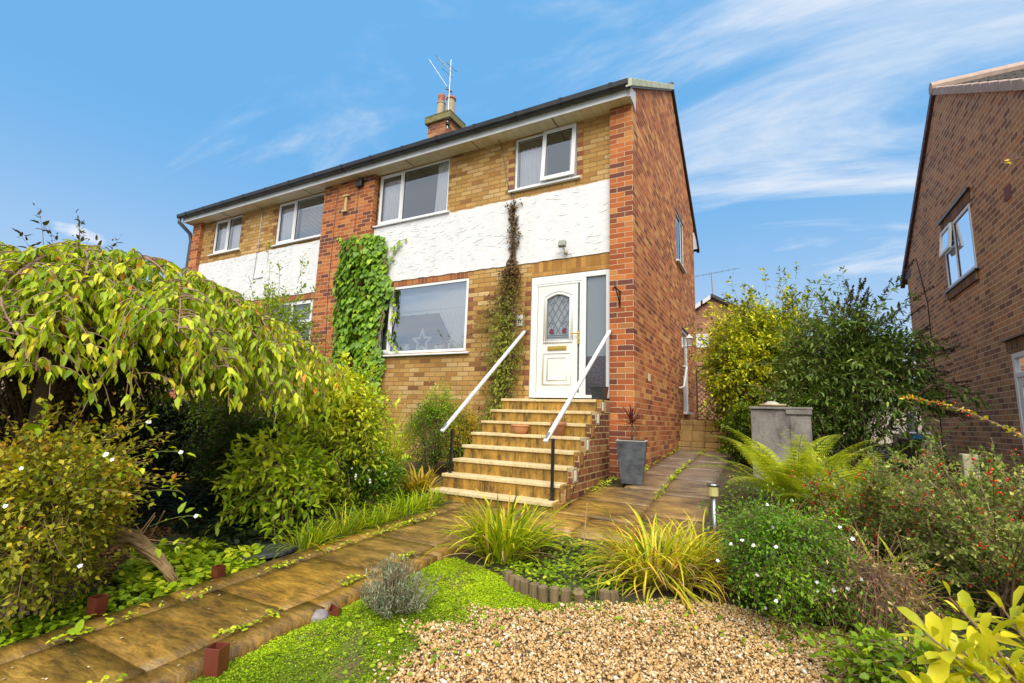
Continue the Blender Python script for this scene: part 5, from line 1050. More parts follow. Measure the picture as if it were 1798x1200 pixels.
# ================================================================== weeping tree at the left
def weeping_tree():
    r = np.random.default_rng(21); c = np.array([-3.85,-5.45]); t = thing('weeping_tree', 'weeping cherry tree with a wide drooping yellow green crown by the path', 'tree', (c[0],c[1],G(c[1])-.05))
    nb_ = 84; az = np.linspace(0, 2*np.pi, nb_, endpoint=False) + r.normal(0,.07,nb_); Rr = r.uniform(1.5,1.95,nb_)*(1+.21*np.clip(np.cos(az-.75),0,1)**1.5+.12*np.clip(np.cos(az+.75),0,1)); zp = r.uniform(.50,.84,nb_); zend = r.uniform(-.32,.10,nb_)
    s = np.linspace(0,1,26); Z0 = .25
    H = Rr[:,None]*(s[None]**.85); Zc = Z0 + (zp-Z0)[:,None]*np.sin(np.minimum(s/.42,1)*np.pi/2)[None] + ((zend-zp)[:,None])*(np.clip((s-.42)/.58,0,1)**1.7)[None]
    wig = .07*np.sin(s[None]*r.uniform(6,11,nb_)[:,None]+r.uniform(0,6,nb_)[:,None])*s[None]; a2 = az[:,None]+wig
    br = np.stack([c[0]+H*np.cos(a2), c[1]+H*np.sin(a2), Zc + .03*np.sin(s[None]*14+r.uniform(0,6,nb_)[:,None])], -1)
    tubes_np('branches', M_bark2, br, np.repeat(np.linspace(.020,.004,26)[None],nb_,0), t, 6)
    MB().tube([(c[0],c[1],-1.7),(c[0]+.02,c[1]+.03,-1.1),(c[0]-.03,c[1],-.5),(c[0],c[1],.3)], [.11,.08,.07,.06], 12).build('trunk', M_bark, t, smooth=True)
    # hanging twigs
    A = []; 
    per = 56; ti = r.uniform(.12,1,(nb_,per)); idx = np.clip((ti*25).astype(int),0,24); fr = ti*25-idx
    P0 = br[np.arange(nb_)[:,None], idx]*(1-fr)[...,None] + br[np.arange(nb_)[:,None], np.minimum(idx+1,25)]*fr[...,None]
    P0 = P0.reshape(-1,3); azr = np.repeat(az, per) + r.choice([-1,1], nb_*per)*r.uniform(.3,1.5,nb_*per); out = np.stack([np.cos(azr),np.sin(azr),np.zeros(len(azr))],-1); tr_ = ti.ravel()
    ln = r.uniform(.22,.52,len(P0))*(.6+.55*tr_); B = P0 + out*(ln*.42)[:,None] + UP*(.06+.04*(1-tr_))[:,None]; C = P0 + out*(ln*r.uniform(.45,.8,len(P0)))[:,None] - UP*(ln*r.uniform(.25,.95,len(P0))*(.35+.75*tr_))[:,None]
    keep = C[:,2] > -.55; P0, B, C, tr_ = P0[keep], B[keep], C[keep], tr_[keep]
    m = 7; ss = np.linspace(0,1,m)[None,:,None]; tw = (1-ss)**2*P0[:,None] + 2*ss*(1-ss)*B[:,None] + ss**2*C[:,None]; tubes_np('twigs', M_bark2, tw, np.repeat(np.linspace(.0055,.0018,m)[None],len(tw),0), t, 4)
    npl = 13; k = len(P0); tt = r.uniform(.1,1,(k,npl)); t3 = tt[...,None]
    P = (1-t3)**2*P0[:,None] + 2*t3*(1-t3)*B[:,None] + t3**2*C[:,None]; T = nrm(2*(1-t3)*(B-P0)[:,None]+2*t3*(C-B)[:,None]); a = r.uniform(0,2*np.pi,(k,npl)); rad = np.stack([np.cos(a),np.sin(a),np.zeros_like(a)],-1)
    D = nrm(T*.45 + rad*.55 - UP*r.uniform(.25,1.1,(k,npl,1)) + r.normal(0,.15,P.shape)); N = nrm(rad*.7 + UP*.75 + r.normal(0,.3,P.shape))
    tint = np.clip(.58 + .1*r.normal(0,1,(k,1)) + r.normal(0,.17,(k,npl)), 0, .93); tint = np.where(r.random((k,npl)) < .02, 1., tint); s_ = r.uniform(.6,1.15,k*npl)
    leaves('crown', LM_cherry, P.reshape(-1,3), D.reshape(-1,3), N.reshape(-1,3), .084*s_*r.choice([1,1,1.3,.75],k*npl), .037*s_, tint.ravel(), 'oval', t)
M_bark2 = vmat('young_cherry_bark', (.17,.09,.06), (.34,.21,.15), 16, .75, .4)
weeping_tree()
# gnarled stump by the path
st = thing('gnarled_stump', 'pale twisted dead stump leaning from the bush towards the path', 'stump', (-2.0,-5.38,-1.55))
M_dead = vmat('bleached_wood', (.24,.14,.06), (.46,.31,.15), 14, .85, .7, stretch=(.6,2,2)); mb = MB()
for k in range(30):
    ph = rng.uniform(0,6.3); rr = rng.uniform(.02,.062); pts = []
    for q in np.linspace(0,1,9):
        c_ = np.array((-2.24,-5.52,-1.27))*(1-q)**2+2*q*(1-q)*np.array((-2.02,-5.40,-1.24))+q*q*np.array((-1.79,-5.27,-1.57)); a_ = ph+q*2.6; w_ = rr*(1.25-.75*q)
        pts.append(tuple(c_+np.array((.35*math.cos(a_),-.6*math.cos(a_),.85*math.sin(a_)))*w_+rng.normal(0,.004,3)))
    mb.tube(pts, [.011*rng.uniform(.6,1.5)]*8+[.004], 6)
mb.build('wood', M_dead, st, smooth=True)
mb = MB()
for k in range(8): p = Vector((-2.05,-5.42,-1.30))+Vector(rng.normal(0,.07,3)); mb.tube([p, p+Vector(rng.normal(0,.10,3))+Vector((.06,.03,.03))], .004, 4)
mb.build('splinters', M_dead, st)

# ------------------------------------------------------------------ left side planting
pt, E1, d1 = shrub('potentilla_bush', 'orange tinged bush with small leaves and white flowers at left of path', 'bush', (-2.08,-5.95,-1.58), (.58,.52,1.0), LM_poten, 31, 420, 17, .042, .024, 'dia', twl=.34, clump=18, lumpy=.5, upb=.5, stems=60, inner=.8, tshift=-.07)
sel = [i for i in np.argsort(-(d1@np.array([.7,-.55,.35]))) if True][:160:26]; blossoms(pt, E1[sel]+nrm(np.array([[.6,-.6,.5]]))*.02, np.tile([[.7,-.6,.5]],(len(sel),1)), .012, 5)
r_ = np.random.default_rng(77)
def sprays(parent, starts, dirs, L, seed, lm, ln, W, n=7, kind='oval', name='foliage'):
    r = np.random.default_rng(seed); A = np.array(starts); C = A+nrm(np.array(dirs))*L; B = (A+C)/2+UP*.04
    P, D, N, LL, WW, ti = twig_leaves(r, A, B, C, n, ln, W, np.full(len(A),.6), kind); leaves(name, lm, P, D, N, LL, WW, ti, kind, parent)
    s = np.linspace(0,1,6)[None,:,None]; tubes_np('stems', M_greenstem, (1-s)**2*A[:,None]+2*s*(1-s)*B[:,None]+s**2*C[:,None], np.full((len(A),6),.0022), parent, 4)
ng = thing('white_flowered_climber', 'broad leaved shoots with white flowers poking out of the orange bush', 'climber', (-2.0,-5.7,-1.5))
sprays(ng, [(-1.95,-5.75,-.62),(-1.85,-5.6,-.72),(-1.75,-5.62,-.95),(-1.72,-5.52,-1.15),(-1.8,-5.75,-.85),(-1.66,-5.9,-.78),(-1.7,-5.55,-1.28),(-1.9,-6.05,-.62)], [(.4,.5,.35),(.6,.55,.1),(.7,.5,.1),(.6,.6,.2),(.6,.2,.3),(.6,-.1,.3),(.7,.4,.1),(.5,-.3,.4)], .26, 9, LM_green, .065, .034, 8)
blossoms(ng, np.array([(-1.95,-5.75,-.62),(-1.85,-5.6,-.72),(-1.66,-5.9,-.78),(-1.72,-5.52,-1.15)])+.26*nrm(np.array([(.4,.5,.35),(.6,.55,.1),(.6,-.1,.3),(.6,.6,.2)])), np.tile([[.6,-.6,.5]],(4,1)), .016, 8)

hd = thing('dark_hedge', 'dark clipped evergreen hedge in shade beneath the weeping tree', 'hedge', (-6.4,-4.5,-1.6))
def hedge_leaves(x0, x1, y0, y1, zt, n, seed, L):
    r = np.random.default_rng(seed); u = r.random((n,3)); face = r.random(n)
    P = np.stack([x0+(x1-x0)*u[:,0], y0+(y1-y0)*u[:,1], -1.7+(zt+1.7)*u[:,2]], -1); P[face<.62,0] = x1 + r.normal(0,.035,(face<.62).sum()); P[face>.8,2] = zt + r.normal(0,.025,(face>.8).sum())
    N = np.where((face<.62)[:,None], np.array([1.,0,.3]), np.array([.1,0,1.])) + r.normal(0,.5,(n,3)); D = r.normal(0,1,(n,3))+UP*.2; return P, D, N, L*r.uniform(.7,1.2,n), L*.6*r.uniform(.7,1.2,n), r.uniform(0,1,n)
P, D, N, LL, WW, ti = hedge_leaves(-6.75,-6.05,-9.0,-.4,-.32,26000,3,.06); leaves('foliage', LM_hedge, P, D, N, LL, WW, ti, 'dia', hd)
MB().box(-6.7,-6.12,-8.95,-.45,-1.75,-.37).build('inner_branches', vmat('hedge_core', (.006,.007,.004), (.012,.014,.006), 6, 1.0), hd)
shrub('golden_shrub', 'bright yellow shrub glowing beyond the hedge under the tree', 'shrub', (-11.6,-2.4,-1.5), (1.0,1.0,2.1), LM_yellowplant, 33, 200, 14, .10, .05, 'dia', twl=.6, tshift=.15)
shrub('purple_shrub', 'purple brown leaved shrub rising behind the weeping tree crown', 'shrub', (-5.2,-4.95,-1.55), (1.15,.95,2.92), LM_purple, 34, 420, 14, .075, .032, 'oval', twl=.55, lumpy=.35, stems=30)
shrub('laurel_bush', 'dense dark green bush between weeping tree and white house wall', 'bush', (-4.9,-2.7,-1.45), (1.0,.85,2.9), LM_green, 35, 620, 15, .055, .028, 'dia', twl=.45, clump=14, stems=40, tshift=-.12)
shrub('shaded_shrub', 'low dark shrub in deep shade under the weeping crown', 'shrub', (-3.75,-3.35,-1.48), (.85,.65,1.05), LM_dark, 36, 360, 14, .05, .028, 'dia', twl=.35, tshift=-.1)
shrub('broadleaf_shrub', 'green shrub with large pointed leaves leaning over the slate slab', 'shrub', (-2.45,-3.95,-1.5), (.62,.55,.92), LM_green, 37, 130, 10, .098, .044, 'oval', twl=.42, clump=11, lumpy=.5, tshift=.22, stems=34, upb=.3, inner=.9)
shrub('tall_leafy_shrub', 'tall mixed green shrub below the right tips of the weeping tree', 'shrub', (-2.95,-3.05,-1.45), (.72,.62,1.62), LM_green, 38, 430, 13, .07, .034, 'oval', twl=.42, clump=14, lumpy=.45, tshift=.24, stems=40)
shrub('box_bush', 'rounded fine leaved green bush under the living room window', 'bush', (-3.0,-.95,-1.28), (.52,.45,1.35), LM_white, 39, 380, 15, .036, .018, 'dia', twl=.3, tshift=.05)
shrub('berberis_bush', 'small bush with yellow and orange tips between the grasses', 'bush', (-2.55,-.75,-1.26), (.36,.36,1.0), LM_poten, 40, 190, 14, .04, .018, 'dia', twl=.26, tshift=.05)
rs, E2, d2 = shrub('white_rose_bush', 'low dark leaved bush dotted with small white flowers by the grasses', 'bush', (-2.5,-2.75,-1.44), (.38,.36,.60), LM_white, 41, 150, 12, .042, .026, 'oval', twl=.24, tshift=-.02)
sel = np.argsort(-(d2@np.array([.55,-.7,.4])))[:40:4]; blossoms(rs, E2[sel]+np.array([.02,-.03,.02]), np.tile([[.5,-.7,.5]],(len(sel),1)), .014, 6)
def grass_clump(name, label, cat, base, n, L, W, rad, mat, seed, el=(60,88), droop=(.5,1.7), tm=.5, tv=.2, group=None, seg=7, dry=0, az=None):
    r = np.random.default_rng(seed); t = thing(name, label, cat, base, group); a = r.uniform(0,2*np.pi,n) if az is None else r.normal(az[0], az[1], n); rr = rad*np.sqrt(r.random(n))
    B = np.array(base) + np.stack([rr*np.cos(a), rr*np.sin(a), np.zeros(n)-.01], -1); a2 = a + r.normal(0,.5,n)
    LL = L*r.uniform(.55,1.12,n); blades('leaves', mat, B, a2, np.radians(r.uniform(*el,n)), LL, W*r.uniform(.6,1.2,n), r.uniform(*droop,n), np.clip(r.normal(tm,tv,n),0,1), t, seg, twist=r.normal(0,.3,n))
    if dry:
        a = r.uniform(0,2*np.pi,dry); B = np.array(base) + np.stack([rad*np.cos(a), rad*np.sin(a), np.zeros(dry)], -1)
        blades('dry_leaves', LM_dry, B, a+r.normal(0,.4,dry), np.radians(r.uniform(25,75,dry)), L*r.uniform(.4,.9,dry), W*r.uniform(.3,.8,dry), r.uniform(1.0,2.4,dry), r.random(dry), t, 7, twist=r.normal(0,.4,dry))
    return t
grass_clump('tall_grass', 'tall fine yellow green grass in front of the buff brick wall', 'grass', (-3.35,-1.75,-1.38), 300, 1.15, .010, .26, LM_strap, 51, (66,90), (.3,1.3), .45, .2)
grass_clump('tall_grass', 'second finer clump of tall grass against the leafy shrub', 'grass', (-2.95,-2.2,-1.41), 200, .85, .010, .22, LM_strap, 52, (62,90), (.4,1.5), .4, .2)
gp = grass_clump('golden_plant', 'golden orange strap leaved plant beside the left handrail post', 'plant', (-2.42,-1.95,-1.38), 70, .42, .036, .16, LM_yellowplant, 53, (25,80), (.4,1.6), .5, .3)
tuft_lab = ['by the bottom step corner','one in from the steps','below the white rose bush','in the middle of the strip','leaning over the path joint','beside the broad leaved shrub','next to the slate slab','low one past the slate slab']
for k, (x, y) in enumerate(((-1.92,-2.32),(-1.85,-2.62),(-1.82,-2.92),(-1.80,-3.22),(-1.78,-3.5),(-1.80,-3.8),(-1.80,-4.12),(-1.74,-4.28))):
    grass_clump('sedge_tuft', 'bright green tuft of sedge along the path, '+tuft_lab[k], 'tuft', (x,y,G(y)-.04), 90, .26+.05*(k%3), .011, .11, LM_strap if k % 2 else LM_moss, 60+k, (25,85), (.5,1.9), .38, .18, 'sedge tufts along the left path edge', 5)
# leafy ground cover and fallen leaves
def cover(name, label, mat, poly, n, L, W, seed, kind='round', h=.06, tm=.5, zoff=-.06, upn=1.0, zf=None, patchy=0.):
    r = np.random.default_rng(seed); poly = np.array(poly); lo, hi = poly.min(0), poly.max(0); P = r.uniform(lo, hi, (n*4,2)); x, y = P[:,0], P[:,1]; ins = np.zeros(len(P), bool); j = len(poly)-1
    for i in range(len(poly)):
        xi, yi = poly[i]; xj, yj = poly[j]; ins ^= ((yi > y) != (yj > y)) & (x < (xj-xi)*(y-yi)/(yj-yi+1e-12)+xi); j = i
    P = P[ins]
    if patchy:
        q = .5+.28*np.sin(P[:,0]*5.1+1.3*np.sin(P[:,1]*3.7))+.28*np.sin(P[:,1]*6.3+1.7*np.sin(P[:,0]*4.9)+2)+.18*np.sin(P[:,0]*17+P[:,1]*13); edge = np.clip((np.interp(P[:,1],[-7,-5.4,-4.95,-4.55,-4.3,-4.1,-3.8],[.1,.22,.10,.28,.62,.85,1.2])-P[:,0])/.30, 0, 1)
        P = P[r.random(len(P)) < np.clip(1-patchy+patchy*1.6*q, .1, 1)*(.25+.75*edge)]
    P = P[:n]; n = len(P); hh = r.uniform(.1,1,n)*h*(.7+.5*np.sin(P[:,0]*9)*np.cos(P[:,1]*8)); Q = np.stack([P[:,0],P[:,1],(zf(P[:,0],P[:,1]) if zf else G(P[:,1])+zoff)+hh], -1); a = r.uniform(0,2*np.pi,n)
    D = np.stack([np.cos(a),np.sin(a),r.normal(.1,.3,n)],-1); N = np.stack([r.normal(0,.35,n),r.normal(0,.35,n),np.full(n,upn)],-1); s = r.uniform(.55,1.2,n)
    o = leaves(name, mat, Q, D, N, L*s, W*s, np.clip(tm+r.normal(0,.18,n)+.25*(hh/h-.5)+(.22*np.sin(P[:,0]*3.3+2*np.sin(P[:,1]*2.7)) if patchy else 0),0,1), kind); tag(o, label, kind='stuff'); return o
cover('ground_cover', 'round leaved green ground cover left of the path', LM_green, [(-1.66,-5.45),(-1.66,-4.75),(-1.95,-4.55),(-2.5,-4.6),(-2.9,-5.0),(-2.3,-5.4)], 2800, .05, .045, 71, 'round', .09, .62)
cover('ground_cover', 'low weeds under the orange bush along the path', LM_green, [(-1.66,-6.4),(-1.66,-5.45),(-2.1,-5.45),(-2.2,-6.4)], 1500, .04, .032, 72, 'round', .07, .42)
cover('fallen_leaves', 'brown fallen leaves on shaded soil under the tree', LM_litter, [(-2.2,-5.3),(-2.5,-4.4),(-4.2,-3.9),(-5.0,-5.2),(-3.5,-6.2)], 5200, .045, .03, 73, 'dia', .02, .5, -.07)
cover('added_shade_cover', 'near black leaf carpet added to deepen the shade under the weeping tree', LM_hedge, [(-2.0,-4.75),(-2.0,-4.2),(-2.9,-3.6),(-5.9,-1.0),(-6.0,-7.5),(-4.6,-5.6),(-3.6,-4.5),(-2.7,-4.6)], 10000, .055, .045, 75, 'round', .10, .6, -.06)  # added leaf layer, coloured near black so the ground below the crown reads shaded
cover('undergrowth', 'tangled green undergrowth at the foot of the left shrubs', LM_green, [(-1.9,-4.3),(-2.0,-2.4),(-3.2,-1.0),(-4.2,-1.2),(-4.4,-3.0),(-3.0,-4.3)], 5200, .05, .028, 74, 'dia', .18, .42)
# ------------------------------------------------------------------ climbers on the house
def ivy():
    r = np.random.default_rng(81); t = thing('ivy', 'thick green ivy climbing the central brick pier beside the window', 'climber', (-5.75,-.2,-1.2))
    n = 2600; z = r.uniform(-.75, 3.3, n); left = np.interp(z, [-.75,.2,1.0,1.6,2.2,2.7,3.1,3.3], [-6.0,-6.15,-6.30,-6.32,-6.42,-6.35,-6.40,-6.15]); right = np.interp(z, [-.75,.2,.8,1.2,1.7,2.1,2.5,2.9,3.3], [-4.95,-4.95,-5.05,-5.12,-5.1,-4.82,-5.12,-5.05,-5.25])
    u = r.random(n)**.9; u = .5+.5*np.sign(u-.5)*np.abs(2*u-1)**.85; x = left+(right-left)*u; th = .10+.22*np.sin(np.pi*u)**.7; y = np.where(x < -5.59, -.106, -.02) - th*r.uniform(.45,1,n)
    x += .05*np.sin(z*7+3)*np.sign(u-.5)
    P = np.stack([x,y,z],-1); D = np.stack([r.normal(0,.4,n), r.normal(-.35,.25,n), np.full(n,-1.)],-1); N = np.stack([(u-.5)*1.2+r.normal(0,.3,n), np.full(n,-1.), r.uniform(.1,.8,n)],-1)
    s = r.uniform(.6,1.15,n); ti = .45+.18*r.normal(0,1,n)+.08*np.sin(x*6)*np.cos(z*5); leaves('foliage', LM_ivy, P, D, N, .125*s, .115*s, ti, 'ivy', t)
    # fresh side shoots
    P = []; T_ = []
    paths = [[(-5.0,-.12,2.9),(-4.85,-.06,3.12),(-4.62,-.05,3.16)], [(-5.1,-.1,2.5),(-4.98,-.05,2.75),(-4.95,-.05,2.95)], [(-4.85,-.06,2.2),(-4.86,-.05,1.85),(-4.84,-.05,1.35)], [(-4.95,-.05,1.3),(-4.88,-.06,1.0),(-4.66,-.06,.88)], [(-6.35,-.13,3.2),(-6.45,-.12,3.35),(-6.5,-.12,3.45)], [(-4.88,-.05,2.0),(-4.82,-.05,1.7),(-4.86,-.05,1.5)], [(-6.4,-.13,2.0),(-6.5,-.12,2.2),(-6.52,-.12,2.35)]]
    mb = MB()
    for p in paths:
        mb.tube([p[0],p[1],p[2]], .006, 5)
        for k in range(16):
            f = r.random(); q = np.array(p[0])*(1-f)**2+2*f*(1-f)*np.array(p[1])+f*f*np.array(p[2]); P.append(q+r.normal(0,.025,3)*np.array([1,.3,1])); T_.append(.55+.4*f)
    n = len(P); P = np.array(P); leaves('young_leaves', LM_ivy, P, np.stack([r.normal(0,.6,n),np.full(n,-.3),np.full(n,-.8)],-1), np.stack([r.normal(0,.3,n),np.full(n,-1.),np.full(n,.4)],-1), .07*r.uniform(.6,1.2,n), .065*r.uniform(.6,1.2,n), np.array(T_)+r.normal(0,.1,n), 'ivy', t)
    for k in range(14):
        x0 = r.uniform(-6.1,-5.2); mb.tube([(x0,-.14,-1.2),(x0+r.normal(0,.1),-.15,.4),(x0+r.normal(0,.2),-.15,1.6),(x0+r.normal(0,.25),-.14,2.8)], .012, 5)
    mb.build('stems', M_twig, t)
ivy()
def climber():
    r = np.random.default_rng(82); t = thing('brown_climber', 'straggly climber turning brown on the wall left of the front door', 'climber', (-2.2,-.1,-1.1)); n = 3900
    z = np.concatenate([r.uniform(2.2,3.52,480), r.uniform(-.95,2.25,n-480)]); xc = np.interp(z, [-.95,0,.8,1.3,2.0,2.3,2.9,3.5], [-2.45,-2.28,-2.22,-2.30,-2.17,-2.13,-2.20,-2.12]); w = np.interp(z, [-.95,-.3,.3,.9,1.15,1.7,2.2,2.5,3.0,3.5], [.42,.28,.25,.34,.42,.27,.11,.07,.085,.08])
    w = w*(1+.45*np.sin(z*9+1)*(z > 2.1)); xc = xc+.05*np.sin(z*5)*(z > 2.1); x = xc + w*r.normal(0,.62,n); x = np.minimum(x, np.where(z < 2.05, -1.83+.03*r.normal(0,1,n), 9)); y = -.03-np.abs(r.normal(0,.55,n))*w*.6
    a = r.uniform(0,2*np.pi,n); D = np.stack([np.cos(a)*.6,np.full(n,-.35)+r.normal(0,.3,n),np.sin(a)*.5-.55],-1); N = np.stack([r.normal(0,.4,n),np.full(n,-.8),r.normal(.5,.3,n)],-1); s = r.uniform(.6,1.2,n)
    ti = np.where(z > 2.1, .16, .26+.70*np.exp(-((x-xc-.05)/w)**2*.8)*np.clip((2.0-z)/1.0,.2,1)) + r.normal(0,.15,n)
    leaves('foliage', LM_vine, np.stack([x,y,z],-1), D, N, .075*s, .030*s, ti, 'dia', t)
    k = 46; zz = np.linspace(0,1,8); top = r.uniform(.2,3.45,k); P = np.zeros((k,8,3)); P[...,2] = -1.2+(top[:,None]+1.2)*zz; P[...,0] = np.interp(P[...,2],[-1.2,0,1.3,2.2,3.5],[-2.35,-2.25,-2.22,-2.15,-2.13]) + r.normal(0,.06,(k,1))*np.interp(P[...,2],[-1,1.2,2.2,3],[1,2,.7,.6]) + r.normal(0,.02,(k,8)); P[...,1] = -.03-np.abs(r.normal(0,.03,(k,8)))
    tubes_np('stems', M_twig, P, np.full((k,8),.004), t, 4)
climber()
shrub('leafy_bush', 'low leafy bush at the foot of the climber beside the steps', 'bush', (-2.55,-.6,-1.22), (.34,.34,.62), LM_green, 83, 110, 12, .055, .032, 'oval', twl=.24, tshift=-.05)

# ------------------------------------------------------------------ front bed
grass_clump('strappy_clump', 'upright yellow green strap leaved clump in front of the steps', 'plant', (-.20,-3.60,-1.53), 240, .62, .024, .18, LM_strap, 91, (38,88), (.5,2.0), .42, .2, 'strap leaved clumps in the front bed', 9, 26)
grass_clump('strappy_clump', 'sprawling yellowing strap leaved clump with dry leaves beside the steel light', 'plant', (1.02,-3.42,-1.53), 380, .60, .018, .24, LM_strap, 92, (22,85), (.9,2.6), .60, .24, 'strap leaved clumps in the front bed', 9, 190)
grass_clump('strappy_clump', 'smaller strap leaved tuft merging into the sprawling clump at its right', 'plant', (1.22,-3.15,-1.50), 120, .5, .014, .14, LM_strap, 93, (25,85), (.8,2.4), .62, .22, 'strap leaved clumps in the front bed', 8, 50)
cover('bed_plants', 'low green weeds filling the bed behind the logs', LM_green, [(-.1,-3.95),(.12,-4.03),(.45,-4.16),(.8,-4.0),(1.1,-3.4),(1.0,-2.78),(-.05,-3.0),(-.45,-3.6)], 3000, .034, .026, 94, 'round', .10, .48, -.075)
t = thing('dry_stalk', 'single dry upright stalk standing in the bed before the slabs', 'plant', (.30,-3.05,-1.5))
MB().tube([(.30,-3.05,-1.52),(.31,-3.05,-1.28),(.325,-3.04,-1.10)], .006, 5).build('stalk', M_dead, t)
t = thing('seedling', 'small yellow green seedling with round leaves in the bed', 'plant', (.06,-3.2,-1.5)); MB().tube([(.06,-3.2,-1.52),(.05,-3.2,-1.36)], .005, 5).build('stem', M_greenstem, t)
r = np.random.default_rng(5); n = 22; leaves('leaves', LM_strap, np.array([.05,-3.2,-1.40])+r.normal(0,.045,(n,3))*np.array([1,1,1.3]), np.stack([r.normal(0,1,n),r.normal(0,1,n),r.normal(.2,.3,n)],-1), np.tile(UP,(n,1))+r.normal(0,.3,(n,3)), .055, .05, r.uniform(.4,.7,n), 'round', t)
# lavender
def lavender():
    r = np.random.default_rng(95); b = np.array([-.27,-4.83,-1.60]); t = thing('lavender', 'small grey green lavender bush on the moss beside the path', 'bush', b); k = 150
    a = r.uniform(0,2*np.pi,k); e = np.radians(r.uniform(22,88,k)); L = r.uniform(.18,.36,k)*np.where(np.cos(a-.3)>0,1.05,1); d = np.stack([np.cos(e)*np.cos(a),np.cos(e)*np.sin(a),np.sin(e)],-1); A = b+r.normal(0,.03,(k,3))*np.array([1,1,.2]); C = A+d*L[:,None]*np.array([.85,.85,1]); B = (A+C)/2+d*[.05,.05,-.02]
    P, D, N, LL, WW, ti = twig_leaves(r, A, B, C, 34, .030, .0055, np.full(k,.5)+r.normal(0,.12,k), 'dia', spread=.8, upb=1.2, t0=.25, jit=.004); leaves('foliage', LM_laven, P, D, N, LL, WW, ti, 'dia', t)
    s = np.linspace(0,1,6)[None,:,None]; tubes_np('stems', M_twig, (1-s)**2*A[:,None]+2*s*(1-s)*B[:,None]+s**2*C[:,None], np.full((k,6),.0022), t, 4)
lavender()

# moss lawn, gravel, weeds
MOSS = [(-.58,-7.3),(-.58,-3.85),(-.05,-3.95),(.12,-4.08),(.45,-4.24),(.85,-4.05),(1.2,-3.75),(1.15,-3.95),(.62,-4.30),(.28,-4.55),(.10,-4.95),(.22,-5.4),(.1,-7.3)]
def moss_z(X, Y): return ground_z(X,Y)+.012+.012*np.sin(X*8+1)*np.sin(Y*7)+.006*np.sin(X*23)*np.sin(Y*19)
def moss_base():
    t = NT('moss'); n1 = t.noise(60, 5, .7); n2 = t.noise(4.5, 4, .6); c = t.ramp(n1, [(.25,(.06,.085,.008)),(.5,(.15,.20,.012)),(.75,(.24,.29,.02))]); c = t.mix(t.ramp(n2,[(.42,(0,0,0)),(.6,(.85,.85,.85))]), c, t.ramp(n1,[(.3,(.07,.05,.02)),(.7,(.22,.17,.06))])); t.base(c); t.rough(.95); t.bump(n1, 1.0, .02)
    xs = np.linspace(-.62,2.6,90); ys_ = np.linspace(-8,-2.9,120); X, Y = np.meshgrid(xs, ys_); r = np.random.default_rng(3)
    Z = ground_z(X,Y)+.012+.012*np.sin(X*8+1)*np.sin(Y*7)+.006*np.sin(X*23)*np.sin(Y*19); i = (np.arange(119)[:,None]*90+np.arange(89)[None]).ravel()
    x = X.ravel(); y = Y.ravel(); poly = MOSS; ins = np.zeros(len(x),bool); j = len(poly)-1
    for k in range(len(poly)):
        xi, yi = poly[k]; xj, yj = poly[j]; ins ^= ((yi>y)!=(yj>y))&(x < (xj-xi)*(y-yi)/(yj-yi+1e-12)+xi); j = k
    F = np.stack([i,i+1,i+91,i+90],1); F = F[ins[F].sum(1) >= 2]; o = np_mesh('moss_ground', np.stack([x,y,Z.ravel()],1), [F], t.m, smooth=True); tag(o, kind='structure')
moss_base()
o = cover('moss', 'bright green moss lawn between the path and the gravel', LM_moss, [(max(a,-9), max(b,-6.5)) for a, b in MOSS], 85000, .012, .007, 101, 'dia', .012, .45, 0, .5, moss_z, .75)
o = cover('weeds', 'scattered clover and weeds in moss and gravel', LM_green, [(-.5,-5.6),(-.4,-4.2),(.1,-4.1),(.35,-4.4),(.4,-5.0),(.1,-5.6)], 230, .030, .026, 102, 'round', .05, .5, -.045)
